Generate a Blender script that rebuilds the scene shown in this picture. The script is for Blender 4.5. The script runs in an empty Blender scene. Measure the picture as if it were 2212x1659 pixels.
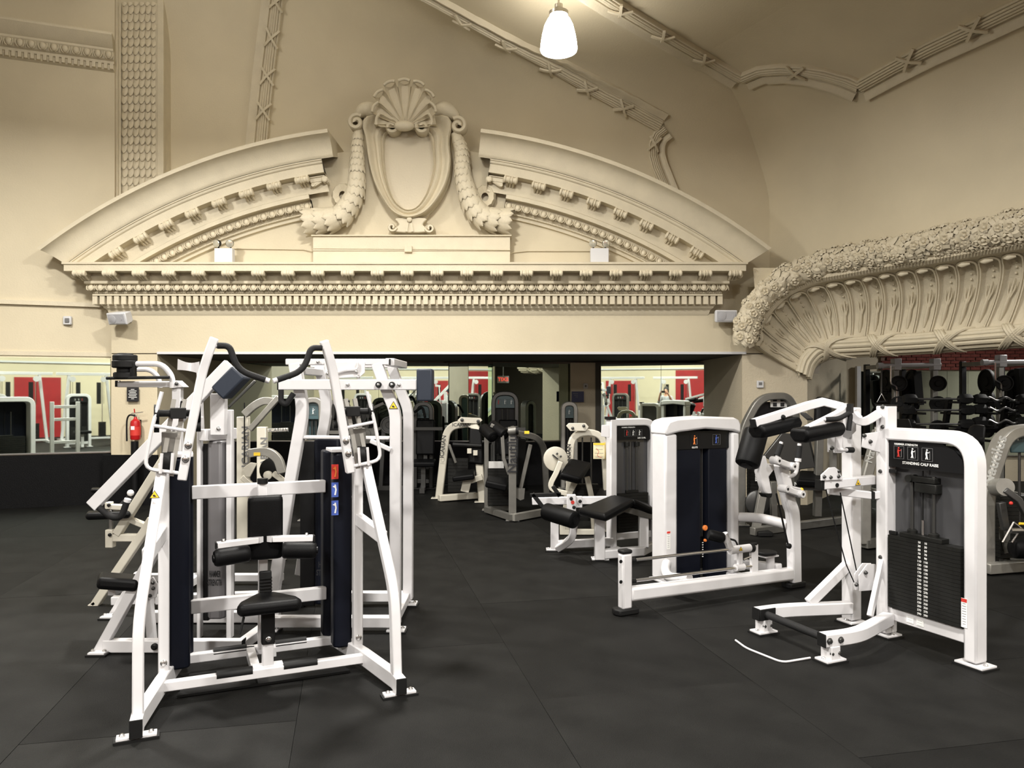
import bpy, bmesh, math, random
from mathutils import Vector, Matrix
from mathutils.bvhtree import BVHTree
random.seed(7)
SC = bpy.context.scene
COL = SC.collection
# ---------------------------------------------------------------- camera, world, exposure
FPX, CX, HY, CH = 1640.0, 1106.0, 846.0, 1.6      # focal length in px, principal x, horizon y, eye height
cam = bpy.data.cameras.new('camera'); cam.sensor_width = 36.0; cam.lens = 36.0 * FPX / 2212.0
cam.shift_y = (HY - 829.5) / 2212.0; cam.clip_start = 0.05; cam.clip_end = 200
camo = bpy.data.objects.new('camera', cam); COL.objects.link(camo)
camo.location = (0, 0, CH); camo.rotation_euler = (math.pi / 2, 0, 0)
SC.camera = camo
w = bpy.data.worlds.new('world'); SC.world = w; w.use_nodes = True
w.node_tree.nodes['Background'].inputs[0].default_value = (1.0, 0.97, 0.92, 1)
w.node_tree.nodes['Background'].inputs[1].default_value = 0.02
SC.view_settings.view_transform = 'Standard'; SC.view_settings.look = 'None'
SC.view_settings.gamma = 1.0; SC.view_settings.use_curve_mapping = False
SC.view_settings.exposure = -0.05
LAMP_E = 38.0
# the pendant lamp in view, then unseen pendants and shaded downlights added for light (x, y, z, watts)
LAMPS = [(0.505, 8.2, 5.28), (-3.3, 6.5, 6.3), (-4.7, 8.3, 6.7), (-1.9, 7.2, 6.35)]  # first is in view; the others are added to brighten the upper left wall
DOWN = [(-5.2, 6.4, 5.35, 430), (-1.2, 6.4, 5.35, 430), (5.0, 2.4, 4.6, 170), (-3.4, 1.2, 5.1, 400), (1.4, 1.4, 5.1, 480), (-5.5, -4.2, 5.1, 420), (-0.8, -4.6, 5.1, 420), (4.6, -3.6, 5.1, 420), (7.9, 11.2, 2.96, 70), (9.6, 7.6, 2.96, 120)]  # unseen lamps added for light; the last two brighten the side room
for x_, y_, z_, w_ in DOWN:
    l_ = bpy.data.lights.new('added_downlight_glow', 'AREA'); l_.shape = 'DISK'; l_.size = 0.5; l_.energy = w_; l_.color = (1.0, 0.965, 0.905)
    lo_ = bpy.data.objects.new('added_downlight_glow', l_); COL.objects.link(lo_); lo_.location = (x_, y_, z_ - .01)

# ---------------------------------------------------------------- pixel helpers
def P(px, py, D):
    return Vector(((px - CX) / FPX * D, D, CH + (HY - py) / FPX * D))
def G(px, py, z=0.0):
    return P(px, py, (CH - z) * FPX / (py - HY))
def ray(px, py):
    return Vector(((px - CX) / FPX, 1.0, (HY - py) / FPX))
def onplane(px, py, p0, n):
    r = ray(px, py); c = Vector((0, 0, CH)); n = Vector(n)
    return c + r * ((Vector(p0) - c).dot(n) / r.dot(n))

# ---------------------------------------------------------------- materials
MATS = {}
def mat(name, col, rough=0.5, metal=0.0, var=0.0, vscale=8.0, bump=0.0, bscale=60.0, emit=None, estr=0.0, spec=0.5, coat=0.0):
    m = bpy.data.materials.new(name); m.use_nodes = True; MATS[name] = m
    nt = m.node_tree; b = nt.nodes['Principled BSDF']
    b.inputs['Base Color'].default_value = (*col, 1); b.inputs['Roughness'].default_value = rough
    b.inputs['Metallic'].default_value = metal; b.inputs['Specular IOR Level'].default_value = spec
    if coat: b.inputs['Coat Weight'].default_value = coat
    tc = nt.nodes.new('ShaderNodeTexCoord')
    if var:
        n = nt.nodes.new('ShaderNodeTexNoise'); n.inputs['Scale'].default_value = vscale; n.inputs['Detail'].default_value = 5
        nt.links.new(tc.outputs['Object'], n.inputs['Vector'])
        r = nt.nodes.new('ShaderNodeValToRGB')
        r.color_ramp.elements[0].position = 0.3; r.color_ramp.elements[1].position = 0.7
        r.color_ramp.elements[0].color = (*[max(0, c * (1 - var)) for c in col], 1)
        r.color_ramp.elements[1].color = (*[min(1, c * (1 + var)) for c in col], 1)
        nt.links.new(n.outputs['Fac'], r.inputs['Fac']); nt.links.new(r.outputs['Color'], b.inputs['Base Color'])
    if bump:
        n2 = nt.nodes.new('ShaderNodeTexNoise'); n2.inputs['Scale'].default_value = bscale; n2.inputs['Detail'].default_value = 4
        nt.links.new(tc.outputs['Object'], n2.inputs['Vector'])
        bp = nt.nodes.new('ShaderNodeBump'); bp.inputs['Strength'].default_value = bump; bp.inputs['Distance'].default_value = 0.02
        nt.links.new(n2.outputs['Fac'], bp.inputs['Height']); nt.links.new(bp.outputs['Normal'], b.inputs['Normal'])
    if emit:
        b.inputs['Emission Color'].default_value = (*emit, 1); b.inputs['Emission Strength'].default_value = estr
    return m
mat('plaster', (0.575, 0.505, 0.36), 0.62, var=0.05, vscale=1.3, bump=0.12, bscale=45)
mat('ornament', (0.585, 0.52, 0.385), 0.6, var=0.05, vscale=5, bump=0.2, bscale=70)
mat('panel_paint', (0.53, 0.465, 0.345), 0.6, var=0.04, vscale=2, bump=0.25, bscale=40)
mat('grey_wall', (0.32, 0.29, 0.24), 0.7, var=0.05, vscale=2)
mat('wainscot', (0.004, 0.004, 0.0045), 0.6, var=0.4, vscale=120, bump=0.5, bscale=130, spec=0.12)
mat('floor_base', (0.006, 0.006, 0.006), 0.9)
mat('rubber_floor', (0.0072, 0.0071, 0.0066), 0.6, var=0.3, vscale=3.5, bump=0.35, bscale=200, spec=0.10)
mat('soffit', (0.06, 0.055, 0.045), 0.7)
mat('white', (0.61, 0.60, 0.61), 0.34, var=0.03, vscale=9, coat=0.1)
mat('cream', (0.56, 0.53, 0.45), 0.42, var=0.04, vscale=10)
mat('silver', (0.17, 0.165, 0.15), 0.42, metal=0.5, var=0.08, vscale=14)
mat('silver_light', (0.30, 0.29, 0.265), 0.4, metal=0.5, var=0.08, vscale=14)
mat('steel', (0.62, 0.61, 0.60), 0.28, metal=1.0)
mat('dark_steel', (0.09, 0.09, 0.088), 0.38, metal=0.8)
mat('rubber', (0.006, 0.006, 0.006), 0.6, spec=0.25)
mat('grip', (0.009, 0.009, 0.0095), 0.7, bump=0.3, bscale=300, spec=0.3)
mat('vinyl', (0.004, 0.004, 0.0043), 0.45, var=0.1, vscale=20, bump=0.12, bscale=260, spec=0.11)
mat('navy', (0.0045, 0.0055, 0.010), 0.45, spec=0.14)
mat('slate', (0.022, 0.028, 0.042), 0.5, spec=0.3)
mat('grey_shroud', (0.13, 0.125, 0.13), 0.38, var=0.04, vscale=5)
mat('black_plastic', (0.004, 0.004, 0.0045), 0.42, spec=0.25)
mat('stack', (0.009, 0.009, 0.008), 0.5, var=0.2, vscale=30, spec=0.25)
mat('smoke_panel', (0.055, 0.055, 0.058), 0.22)
mat('ink_black', (0.01, 0.01, 0.012), 0.6)
mat('ink_grey', (0.16, 0.16, 0.16), 0.6)
mat('ink_white', (0.8, 0.8, 0.78), 0.6)
mat('ink_silver', (0.42, 0.42, 0.40), 0.5)
mat('ink_red', (0.55, 0.03, 0.02), 0.6)
mat('ink_orange', (0.8, 0.22, 0.04), 0.6)
mat('ink_blue', (0.05, 0.10, 0.4), 0.6)
mat('ink_yellow', (0.85, 0.55, 0.03), 0.6)
mat('sign_blue', (0.012, 0.016, 0.075), 0.5)
mat('red_paint', (0.30, 0.006, 0.008), 0.6, var=0.1, vscale=3)
mat('ext_red', (0.42, 0.01, 0.012), 0.3)
mat('teal', (0.05, 0.09, 0.10), 0.4)
mat('brick', (0.11, 0.020, 0.013), 0.8, var=0.45, vscale=5, bump=0.4, bscale=50)
mat('mortar', (0.17, 0.11, 0.085), 0.9)
mat('plastic_white', (0.60, 0.60, 0.61), 0.45)
mat('speaker_grille', (0.42, 0.42, 0.44), 0.6, bump=0.4, bscale=400)
mat('paper', (0.75, 0.68, 0.45), 0.7, var=0.1, vscale=20)
mat('skin', (0.55, 0.30, 0.20), 0.5)
mat('shirt', (0.35, 0.36, 0.38), 0.8, var=0.2, vscale=10)
mat('hair', (0.012, 0.010, 0.009), 0.6)
mat('lamp_glass', (0.9, 0.9, 0.88), 0.3, emit=(1.0, 0.955, 0.88), estr=LAMP_E)
mat('lamp_chrome', (0.55, 0.52, 0.46), 0.3, metal=1.0)
mat('bulb_glass', (0.75, 0.72, 0.6), 0.12, metal=0.6)
m = mat('mirror', (0.78, 0.88, 0.79), 0.015, metal=1.0)
m = mat('exit_red', (0.8, 0.05, 0.04), 0.5, emit=(1, 0.08, 0.05), estr=1.2)
mat('floor_patch', (0.03, 0.029, 0.027), 0.7, var=0.3, vscale=12)

# each rubber mat a slightly different shade
nt_ = MATS['rubber_floor'].node_tree; b_n = nt_.nodes['Principled BSDF']; src = b_n.inputs['Base Color'].links[0].from_socket
oi = nt_.nodes.new('ShaderNodeObjectInfo'); mr = nt_.nodes.new('ShaderNodeMapRange'); mr.inputs[3].default_value = 0.75; mr.inputs[4].default_value = 1.5
mx = nt_.nodes.new('ShaderNodeVectorMath'); mx.operation = 'SCALE'; nt_.links.new(oi.outputs['Random'], mr.inputs[0]); nt_.links.new(src, mx.inputs[0]); nt_.links.new(mr.outputs[0], mx.inputs['Scale']); nt_.links.new(mx.outputs[0], b_n.inputs['Base Color'])
# ---------------------------------------------------------------- mesh builder (world coordinates)
def V(*a): return Vector(a[0]) if len(a) == 1 else Vector(a)
class MB:
    def __init__(s): s.v = []; s.f = []
    def add(s, vs, fs):
        o = len(s.v); s.v += [Vector(x) for x in vs]; s.f += [tuple(i + o for i in f) for f in fs]; return s
    def box(s, c, size, M=None):
        hx, hy, hz = [k / 2 for k in size]; c = Vector(c)
        vs = [Vector((x, y, z)) for x in (-hx, hx) for y in (-hy, hy) for z in (-hz, hz)]
        if M is not None: vs = [M @ q for q in vs]
        return s.add([c + q for q in vs], [(0, 1, 3, 2), (4, 6, 7, 5), (0, 4, 5, 1), (2, 3, 7, 6), (0, 2, 6, 4), (1, 5, 7, 3)])
    def span(s, a, b):
        a = Vector(a); b = Vector(b); d = b - a
        return s.box((a + b) / 2, (abs(d.x), abs(d.y), abs(d.z)))
    def sweep(s, pts, secs, closed=False, cap=True, up=(0, 0, 1)):
        """secs: list of (s,n) section points in the frame (t x up, up'); mitred along pts"""
        pts = [Vector(p) for p in pts]; up = Vector(up); n = len(pts); k = len(secs); base = len(s.v)
        for i, p in enumerate(pts):
            if closed: t1 = (p - pts[i - 1]).normalized(); t2 = (pts[(i + 1) % n] - p).normalized()
            else:
                t1 = (p - pts[i - 1]).normalized() if i else (pts[1] - p).normalized()
                t2 = (pts[i + 1] - p).normalized() if i < n - 1 else t1
            mm = (t1 + t2).normalized()
            u = up if not isinstance(secs, dict) else up
            sd = t1.cross(u)
            if sd.length < 1e-4: sd = t1.cross(Vector((0, 1, 0)) if abs(t1.y) < .9 else Vector((1, 0, 0)))
            sd.normalize(); nn = sd.cross(t1).normalized()
            for (a, b) in secs:
                o = sd * a + nn * b
                den = t1.dot(mm)
                s.v.append(p + o - t1 * (o.dot(mm) / den if abs(den) > .2 else 0))
        m = n if closed else n - 1
        for i in range(m):
            i2 = (i + 1) % n
            for j in range(k):
                j2 = (j + 1) % k
                s.f.append((base + i * k + j, base + i * k + j2, base + i2 * k + j2, base + i2 * k + j))
        if cap and not closed:
            s.f.append(tuple(base + j for j in reversed(range(k)))); s.f.append(tuple(base + (n - 1) * k + j for j in range(k)))
        return s
    def bar(s, pts, w, h, up=(0, 0, 1)):
        return s.sweep(pts, [(-w / 2, -h / 2), (w / 2, -h / 2), (w / 2, h / 2), (-w / 2, h / 2)], up=up)
    def tube(s, pts, r, n=10, closed=False, cap=True):
        pts = [Vector(p) for p in pts]; N = len(pts); base = len(s.v)
        rs = r if isinstance(r, (list, tuple)) else [r] * N
        T = []
        for i in range(N):
            a = pts[i - 1] if (i or closed) else pts[i]; b = pts[(i + 1) % N] if (i < N - 1 or closed) else pts[i]
            d = b - a; T.append(d.normalized() if d.length > 1e-9 else Vector((0, 0, 1)))
        u = T[0].orthogonal().normalized()
        for i in range(N):
            u = (u - T[i] * u.dot(T[i])); u = u.normalized() if u.length > 1e-6 else T[i].orthogonal().normalized()
            w_ = T[i].cross(u)
            for j in range(n):
                a = 2 * math.pi * j / n
                s.v.append(pts[i] + (u * math.cos(a) + w_ * math.sin(a)) * rs[i])
        M = N if closed else N - 1
        for i in range(M):
            i2 = (i + 1) % N
            for j in range(n):
                j2 = (j + 1) % n
                s.f.append((base + i * n + j, base + i * n + j2, base + i2 * n + j2, base + i2 * n + j))
        if cap and not closed:
            s.f.append(tuple(base + j for j in reversed(range(n)))); s.f.append(tuple(base + (N - 1) * n + j for j in range(n)))
        return s
    def cyl(s, a, b, r, n=16): return s.tube([a, b], r, n)
    def lathe(s, c, axis, prof, n=20):
        """prof: list of (r, h) along axis from c"""
        axis = Vector(axis).normalized(); c = Vector(c); u = axis.orthogonal().normalized(); w_ = axis.cross(u); base = len(s.v); k = len(prof)
        for (r, h) in prof:
            for j in range(n):
                a = 2 * math.pi * j / n; s.v.append(c + axis * h + (u * math.cos(a) + w_ * math.sin(a)) * max(r, 1e-5))
        for i in range(k - 1):
            for j in range(n):
                j2 = (j + 1) % n; s.f.append((base + i * n + j, base + i * n + j2, base + (i + 1) * n + j2, base + (i + 1) * n + j))
        s.f.append(tuple(base + j for j in reversed(range(n)))); s.f.append(tuple(base + (k - 1) * n + j for j in range(n)))
        return s
    def sphere(s, c, r, n=10, sc=(1, 1, 1)):
        c = Vector(c); prof = [(math.sin(math.pi * i / (n // 2 + 2)) * r, -math.cos(math.pi * i / (n // 2 + 2)) * r) for i in range(n // 2 + 3)]
        o = len(s.v); s.lathe((0, 0, 0), (0, 0, 1), prof, n)
        for i in range(o, len(s.v)): q = s.v[i]; s.v[i] = c + Vector((q.x * sc[0], q.y * sc[1], q.z * sc[2]))
        return s
    def prism(s, pts, d):
        """polygon pts (3D, planar) extruded by vector d"""
        pts = [Vector(p) for p in pts]; d = Vector(d); n = len(pts)
        return s.add(pts + [p + d for p in pts], [tuple(reversed(range(n))), tuple(range(n, 2 * n))] + [(i, (i + 1) % n, n + (i + 1) % n, n + i) for i in range(n)])
    def grid(s, rows, closed=False):
        base = len(s.v); k = len(rows[0])
        for r in rows: s.v += [Vector(p) for p in r]
        for i in range(len(rows) - 1):
            for j in range(k if closed else k - 1):
                j2 = (j + 1) % k
                s.f.append((base + i * k + j, base + i * k + j2, base + (i + 1) * k + j2, base + (i + 1) * k + j))
        return s
    def mesh(s, name, m, origin=(0, 0, 0), sharp=38, recalc=True):
        me = bpy.data.meshes.new(name); o = Vector(origin)
        me.from_pydata([(p - o)[:] for p in s.v], [], s.f); me.update()
        if recalc:
            bm = bmesh.new(); bm.from_mesh(me); bmesh.ops.recalc_face_normals(bm, faces=bm.faces); bm.to_mesh(me); bm.free()
        for p in me.polygons: p.use_smooth = True
        me.set_sharp_from_angle(angle=math.radians(sharp))
        me.materials.append(MATS[m] if isinstance(m, str) else m)
        return me
    def build(s, name, m, parent=None, bevel=0.0, sharp=38, seg=2, recalc=True, origin=None):
        org = Vector(origin) if origin is not None else (rootloc(parent) if parent else Vector((0, 0, 0)))
        o = bpy.data.objects.new(name, s.mesh(name, m, org, sharp, recalc)); COL.objects.link(o)
        if parent: o.parent = parent
        else: o.location = org
        if bevel:
            b = o.modifiers.new('bevel', 'BEVEL'); b.width = bevel; b.segments = seg; b.limit_method = 'ANGLE'; b.angle_limit = math.radians(40)
            b.harden_normals = False
        return o
def rootloc(o):
    l = Vector((0, 0, 0))
    while o is not None: l = l + Vector(o.location); o = o.parent
    return l
def thing(name, label, cat, loc, group=None):
    o = bpy.data.objects.new(name, None); COL.objects.link(o); o.location = loc; o.empty_display_size = 0.1
    o['label'] = label; o['category'] = cat
    if group: o['group'] = group
    return o
def tag(o, label, cat, group=None):
    o['label'] = label; o['category'] = cat
    if group: o['group'] = group
    return o
def struct(o, label=None):
    o['kind'] = 'structure'
    if label: o['label'] = label
    return o
def inst(name, me, parent, M):
    """a piece that shares mesh data; M is a world matrix, parents are unrotated"""
    o = bpy.data.objects.new(name, me); COL.objects.link(o)
    if parent: o.parent = parent; M = Matrix.Translation(-rootloc(parent)) @ M
    o.matrix_local = M
    return o
def frame(o, x, y, z):
    """matrix from origin and axes"""
    M = Matrix.Identity(4)
    for i, a in enumerate((x, y, z)):
        a = Vector(a)
        for r in range(3): M[r][i] = a[r]
    for r in range(3): M[r][3] = o[r]
    return M
def fillet(pts, r, n=5):
    pts = [Vector(p) for p in pts]; out = [pts[0]]
    for i in range(1, len(pts) - 1):
        a, b, c = pts[i - 1], pts[i], pts[i + 1]; d1 = (a - b); d2 = (c - b)
        q = min(r, d1.length * .48, d2.length * .48); p1 = b + d1.normalized() * q; p2 = b + d2.normalized() * q
        for k in range(n + 1):
            t = k / n; out.append(p1 * (1 - t) ** 2 + b * 2 * t * (1 - t) + p2 * t * t)
    out.append(pts[-1]); return out
def catmull(pts, n=6, closed=False):
    pts = [Vector(p) for p in pts]; N = len(pts); out = []
    for i in range(N if closed else N - 1):
        if closed: p0, p1, p2, p3 = pts[i - 1], pts[i], pts[(i + 1) % N], pts[(i + 2) % N]
        else: p0, p1, p2, p3 = pts[max(i - 1, 0)], pts[i], pts[i + 1], pts[min(i + 2, N - 1)]
        for k in range(n):
            t = k / n
            out.append(.5 * ((2 * p1) + (p2 - p0) * t + (2 * p0 - 5 * p1 + 4 * p2 - p3) * t * t + (3 * p1 - p0 - 3 * p2 + p3) * t ** 3))
    if not closed: out.append(pts[-1])
    return out
def text(name, s, size, m, parent, M, ext=0.0008, align='CENTER'):
    """flat lettering; M world matrix: x along the line, y up, z out of the surface"""
    cu = bpy.data.curves.new(name, 'FONT'); cu.body = s; cu.size = size; cu.align_x = align; cu.align_y = 'CENTER'; cu.extrude = ext; cu.offset = size * .018; cu.resolution_u = 2
    t = bpy.data.objects.new(name, cu); COL.objects.link(t)
    dg = bpy.context.evaluated_depsgraph_get(); me = bpy.data.meshes.new_from_object(t.evaluated_get(dg))
    bpy.data.objects.remove(t); bpy.data.curves.remove(cu)
    me.materials.clear(); me.materials.append(MATS[m]); me.name = name
    return inst(name, me, parent, M)
def pad_mesh(sx, sy, sz, bev=0.03, seg=3):
    bm = bmesh.new(); bmesh.ops.create_cube(bm, size=1); bmesh.ops.scale(bm, vec=(sx, sy, sz), verts=bm.verts)
    bmesh.ops.bevel(bm, geom=bm.edges[:], offset=min(bev, min(sx, sy, sz) * .45), segments=seg, profile=.6, affect='EDGES')
    me = bpy.data.meshes.new('pad'); bm.to_mesh(me); bm.free()
    for p in me.polygons: p.use_smooth = True
    return me
def pad(name, c, x, y, size, m='vinyl', parent=None, bev=0.03, seg=3):
    """rounded cushion: centre, x axis, approx y axis, size"""
    x = Vector(x).normalized(); z = x.cross(Vector(y)).normalized(); y = z.cross(x)
    me = pad_mesh(*size, bev=bev, seg=seg); me.materials.append(MATS[m])
    return inst(name, me, parent, frame(Vector(c), x, y, z))
class Fr:
    """machine frame: a along x axis, b along y axis, on the floor; solves pixels on its planes"""
    def __init__(s, o, u):
        s.o = Vector(o); s.o.z = 0; s.u = Vector(u); s.u.z = 0; s.u.normalize(); s.v = Vector((-s.u.y, s.u.x, 0))
    def p(s, a, b, z): return s.o + s.u * a + s.v * b + Vector((0, 0, z))
    def ab(s, w_): d = Vector(w_) - s.o; return d.dot(s.u), d.dot(s.v), d.z
    def at(s, px, py, a=None, b=None, z=None):
        if a is not None: return onplane(px, py, s.o + s.u * a, s.u)
        if b is not None: return onplane(px, py, s.o + s.v * b, s.v)
        return G(px, py, z)
UP = Vector((0, 0, 1))
# ================================================================ SHELL
YW = 10.7                       # plane of the pediment wall
YU = 11.2                       # plane of the upper wall behind the pediment
SOF = 2.14                      # soffit of the recess under the pediment
XC, HWID = -1.45, 4.2           # pediment centre and half width
E_ = Vector((0.447, -0.894, 0)).normalized()     # right wall runs towards the viewer
NO = Vector((0.894, 0.447, 0)).normalized()      # out of the room through the right wall
W0 = Vector((3.80, YU, 0))
def wallr(s, z, off=0.0): return W0 + E_ * s + NO * off + Vector((0, 0, z))
ROOM_X0, ROOM_X1, ROOM_Y0 = -9.0, 8.6, -8.0

# floor and rubber mats -------------------------------------------------
fl = struct(MB().span((ROOM_X0 - .5, ROOM_Y0 - .5, -0.12), (12, 15.5, -0.012)).build('floor', 'floor_base'))
mm_ = MB().box((0, 0, -0.006), (1.2125, 1.8175, 0.012)).mesh('rubber_mat', 'rubber_floor')
fa = math.radians(12); fu = Vector((math.cos(fa), math.sin(fa), 0)); fv = Vector((-math.sin(fa), math.cos(fa), 0))
for i in range(-9, 12):
    for j in range(-6, 9):
        c = fu * (i * 1.215 + .35) + fv * (j * 1.82 + (i % 2) * .9 + .2)
        if -8.6 < c.x < 10.5 and -6.5 < c.y < 13.6 and abs(c.x) < abs(c.y) * .75 + 4.5:
            inst('rubber_mat', mm_, fl, frame(c + Vector((0, 0, random.uniform(-.0008, .0008))), fu, fv, UP))

# walls -----------------------------------------------------------------
LWA, LWB = Vector((-9.2, 9.58, 0)), Vector((-5.70, 10.893, 0))        # left wall line in plan
def wall(name, a, b, z0, z1, m, th=0.15):
    a = Vector(a); b = Vector(b); d = (b - a).normalized(); n = Vector((-d.y, d.x, 0)) * th
    return struct(MB().prism([a + UP * z0, b + UP * z0, b + UP * z1, a + UP * z1], n).build(name, m))
wl = wall('wall_left', LWA, LWB, 0, 7.4, 'plaster')
wall('wall_side_left', (ROOM_X0, ROOM_Y0, 0), (ROOM_X0, 9.75, 0), 0, 7.4, 'grey_wall')
wall('wall_rear', (ROOM_X1, ROOM_Y0, 0), (ROOM_X0, ROOM_Y0, 0), 0, 6.4, 'plaster')
struct(MB().span((-4.3, ROOM_Y0 + .002, 0.0), (-2.9, ROOM_Y0 + .03, 2.1)).build('trim_20', 'red_paint'))
struct(MB().span((-1.1, ROOM_Y0 + .002, 0.0), (8.2, ROOM_Y0 + .03, 2.55)).build('trim_21', 'red_paint'))
# upper back wall: vault section lofted along X, ceiling rises to the left
def zc(x):
    t = min(1, max(0, (0.6 - x) / 5.2)); return 6.02 + 2.1 * t * t * (3 - 2 * t)
def back_prof(x):
    R = 1.3 + .2 * (zc(x) - 6); z = zc(x); out = [(YU, 2.6), (YU, 3.6)]
    out += [(YU, 3.6 + (z - R - 3.6) * k / 4) for k in range(1, 5)]
    for k in range(1, 13):
        a = math.pi / 2 * k / 12; out.append((YU - R + R * math.cos(a), z - R + R * math.sin(a)))
    out += [(8.9, z), (7.5, z), (5, z), (2, z), (-1, z), (-4.5, z), (ROOM_Y0 - .2, z)]
    return out
shell = MB().grid([[Vector((x, y, z)) for (y, z) in back_prof(x)] for x in [-6.05 + k * .33 for k in range(41)]])
ceil_o = struct(shell.build('ceiling', 'plaster', sharp=60))
# left bay ceiling
struct(MB().span((ROOM_X0, ROOM_Y0, 7.3), (-5.62, 11.6, 7.4)).build('ceiling_left', 'plaster'))
# right wall with its big cove
RR = 1.75
def right_prof(s):
    out = [(0.0, 3.2), (0.0, 3.6), (0.0, 6.022 - RR)]
    for k in range(1, 15):
        a = math.pi / 2 * k / 14; out.append((-(RR - RR * math.cos(a)), 6.022 - RR + RR * math.sin(a)))
    return [wallr(s, z, o) for (o, z) in out]
rs_ = [-0.9 + k * .45 for k in range(0, 30)]
rshell = MB().grid([right_prof(s) for s in rs_])
struct(rshell.build('wall_right', 'plaster', sharp=60))
# right part of the room shell nearer than the frame
wall('wall_side_right', (ROOM_X1, 1.6, 0), (ROOM_X1, ROOM_Y0, 0), 0, 6.4, 'grey_wall')
# header over the recess, its soffit and end piers
struct(MB().span((-5.65, YW, SOF), (3.62, YU + .05, 2.70)).build('wall_back', 'plaster', bevel=.004))
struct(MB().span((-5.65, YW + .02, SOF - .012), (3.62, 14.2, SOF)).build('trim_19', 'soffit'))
struct(MB().span((-5.0, YW - .012, SOF - .012), (3.30, YW + .02, SOF + .022)).build('trim_18', 'plastic_white'))
struct(MB().span((-5.65, YW, 0), (-5.0, 13.6, SOF - .012)).build('wall_pier_left', 'plaster', bevel=.004))
struct(MB().span((-5.75, YW - .03, 0), (-4.98, YW, .71)).build('baseboard_pier', 'wainscot'))
# right pier and reveal of the side opening
struct(MB().prism([(3.25, YW + .02, 0), (4.17, YW + .02, 0), (5.55, 12.6, 0), (5.55, 13.9, 0), (3.25, 13.9, 0)], (0, 0, SOF - .012)).build('wall_pier_right', 'panel_paint'))
struct(MB().prism([(3.45, YU + .02, SOF - .012), (4.3, YU + .02, SOF - .012), (5.6, 12.5, SOF - .012), (5.6, 13.9, SOF - .012), (3.45, 13.9, SOF - .012)], (0, 0, 1.2)).build('wall_pier_upper', 'grey_wall'))
wall('wall_side_room_end', (12, 13.7, 0), (12, -1.0, 0), 0, 3.3, 'grey_wall')
wall('wall_side_room_front', (12, -1.0, 0), wallr(11.6, 0, .2), 0, 3.3, 'grey_wall')
wall('wall_right_near', wallr(6.6, 0, .0), wallr(11.5, 0, .0), 0, 3.3, 'plaster')
# side room: back wall with brick band and mirror
struct(MB().span((5.5, 13.55, 0), (12, 13.75, 3.4)).build('wall_side_room', 'panel_paint'))
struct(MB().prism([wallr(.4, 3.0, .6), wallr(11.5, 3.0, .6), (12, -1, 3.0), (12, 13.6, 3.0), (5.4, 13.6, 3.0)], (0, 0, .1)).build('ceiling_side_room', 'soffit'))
mo = struct(MB().span((6.56, 13.50, 1.98), (12, 13.55, 3.0)).build('wall_brick', 'mortar'))
bm_ = MB().box((0, 0, 0), (.165, .05, .047)).mesh('brick', 'brick')
for r in range(17):
    for c in range(20):
        x = 6.56 + .085 + c * .175 + (r % 2) * .0875
        if x < 9.9: inst('brick', bm_, mo, Matrix.Translation((x + random.uniform(-.004, .004), 13.49 + random.uniform(-.006, .006), 2.01 + r * .0575)) @ Matrix.Rotation(random.uniform(-.015, .015), 4, 'Y'))
# recess back
ya = 13.25
def mirror(label, pts, z0, z1, th=.02):
    """pts: plan points left to right; each stretch between them is one pane"""
    t = thing('wall_mirror', label, 'mirror', Vector((pts[0][0], pts[0][1], z0)))
    for a, b in zip(pts[:-1], pts[1:]):
        a = Vector((a[0], a[1], z0)); b = Vector((b[0], b[1], z0)); d = (b - a).normalized(); n = Vector((-d.y, d.x, 0)) * th
        a = a + d * .003; b = b - d * .003
        MB().prism([a, b, b + UP * (z1 - z0), a + UP * (z1 - z0)], n).build('mirror_pane', 'mirror', t)
        tr = MB(); tr.prism([a - n * .4, b - n * .4, b - n * .4 + UP * .02, a - n * .4 + UP * .02], n * 1.3).build('bottom_rail', 'steel', t)
    return t
struct(MB().span((-5.1, 13.35, 0), (-1.2, 13.6, SOF)).build('wall_recess_left', 'grey_wall'))
struct(MB().span((-1.3, 13.46, 0), (5.0, 14.3, SOF)).build('wall_recess_mid', 'grey_wall'))
def X_(px, D): return (px - CX) / FPX * D
D_ = 13.2
mp = [(X_(1298, 13.25), 13.25), (X_(1428, 13.02), 13.02), (X_(1605, 12.72), 12.72)]     # turned pane pair: normal points back to the viewer
tn = Vector((-(329 / FPX), -1, 0)).normalized(); td = Vector((-tn.y, tn.x, 0)) * -1
pA = Vector((X_(1298, 13.2), 13.2, 0)); td = Vector((tn.y * -1, tn.x, 0))
def along(px):
    r = ray(px, HY); r.z = 0; k = pA.dot(tn) / r.dot(tn); q = r * k; return (q.x, q.y)
mirror('wide mirror on the recess wall behind the white machines', [(-4.99, ya), (X_(640, ya), ya), (X_(818, ya), ya), (X_(969, ya), ya)], .73, 2.10)
mirror('narrow folded pair of mirrors on the projecting pier under the pediment', [(X_(970, 13.25), 13.25), (X_(1012, 13.19), 13.19), (X_(1063, 13.25), 13.25)], .73, 2.09)
mirror('mirror beside the folded pier, left of the blue notice', [(X_(1065, 12.88), 12.88), (X_(1232, 13.44), 13.44)], .73, 2.09)
mirror('angled mirror pair behind the leg curl and glute machine', [along(1298), along(1428), along(1603)], .73, 2.085)
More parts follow.
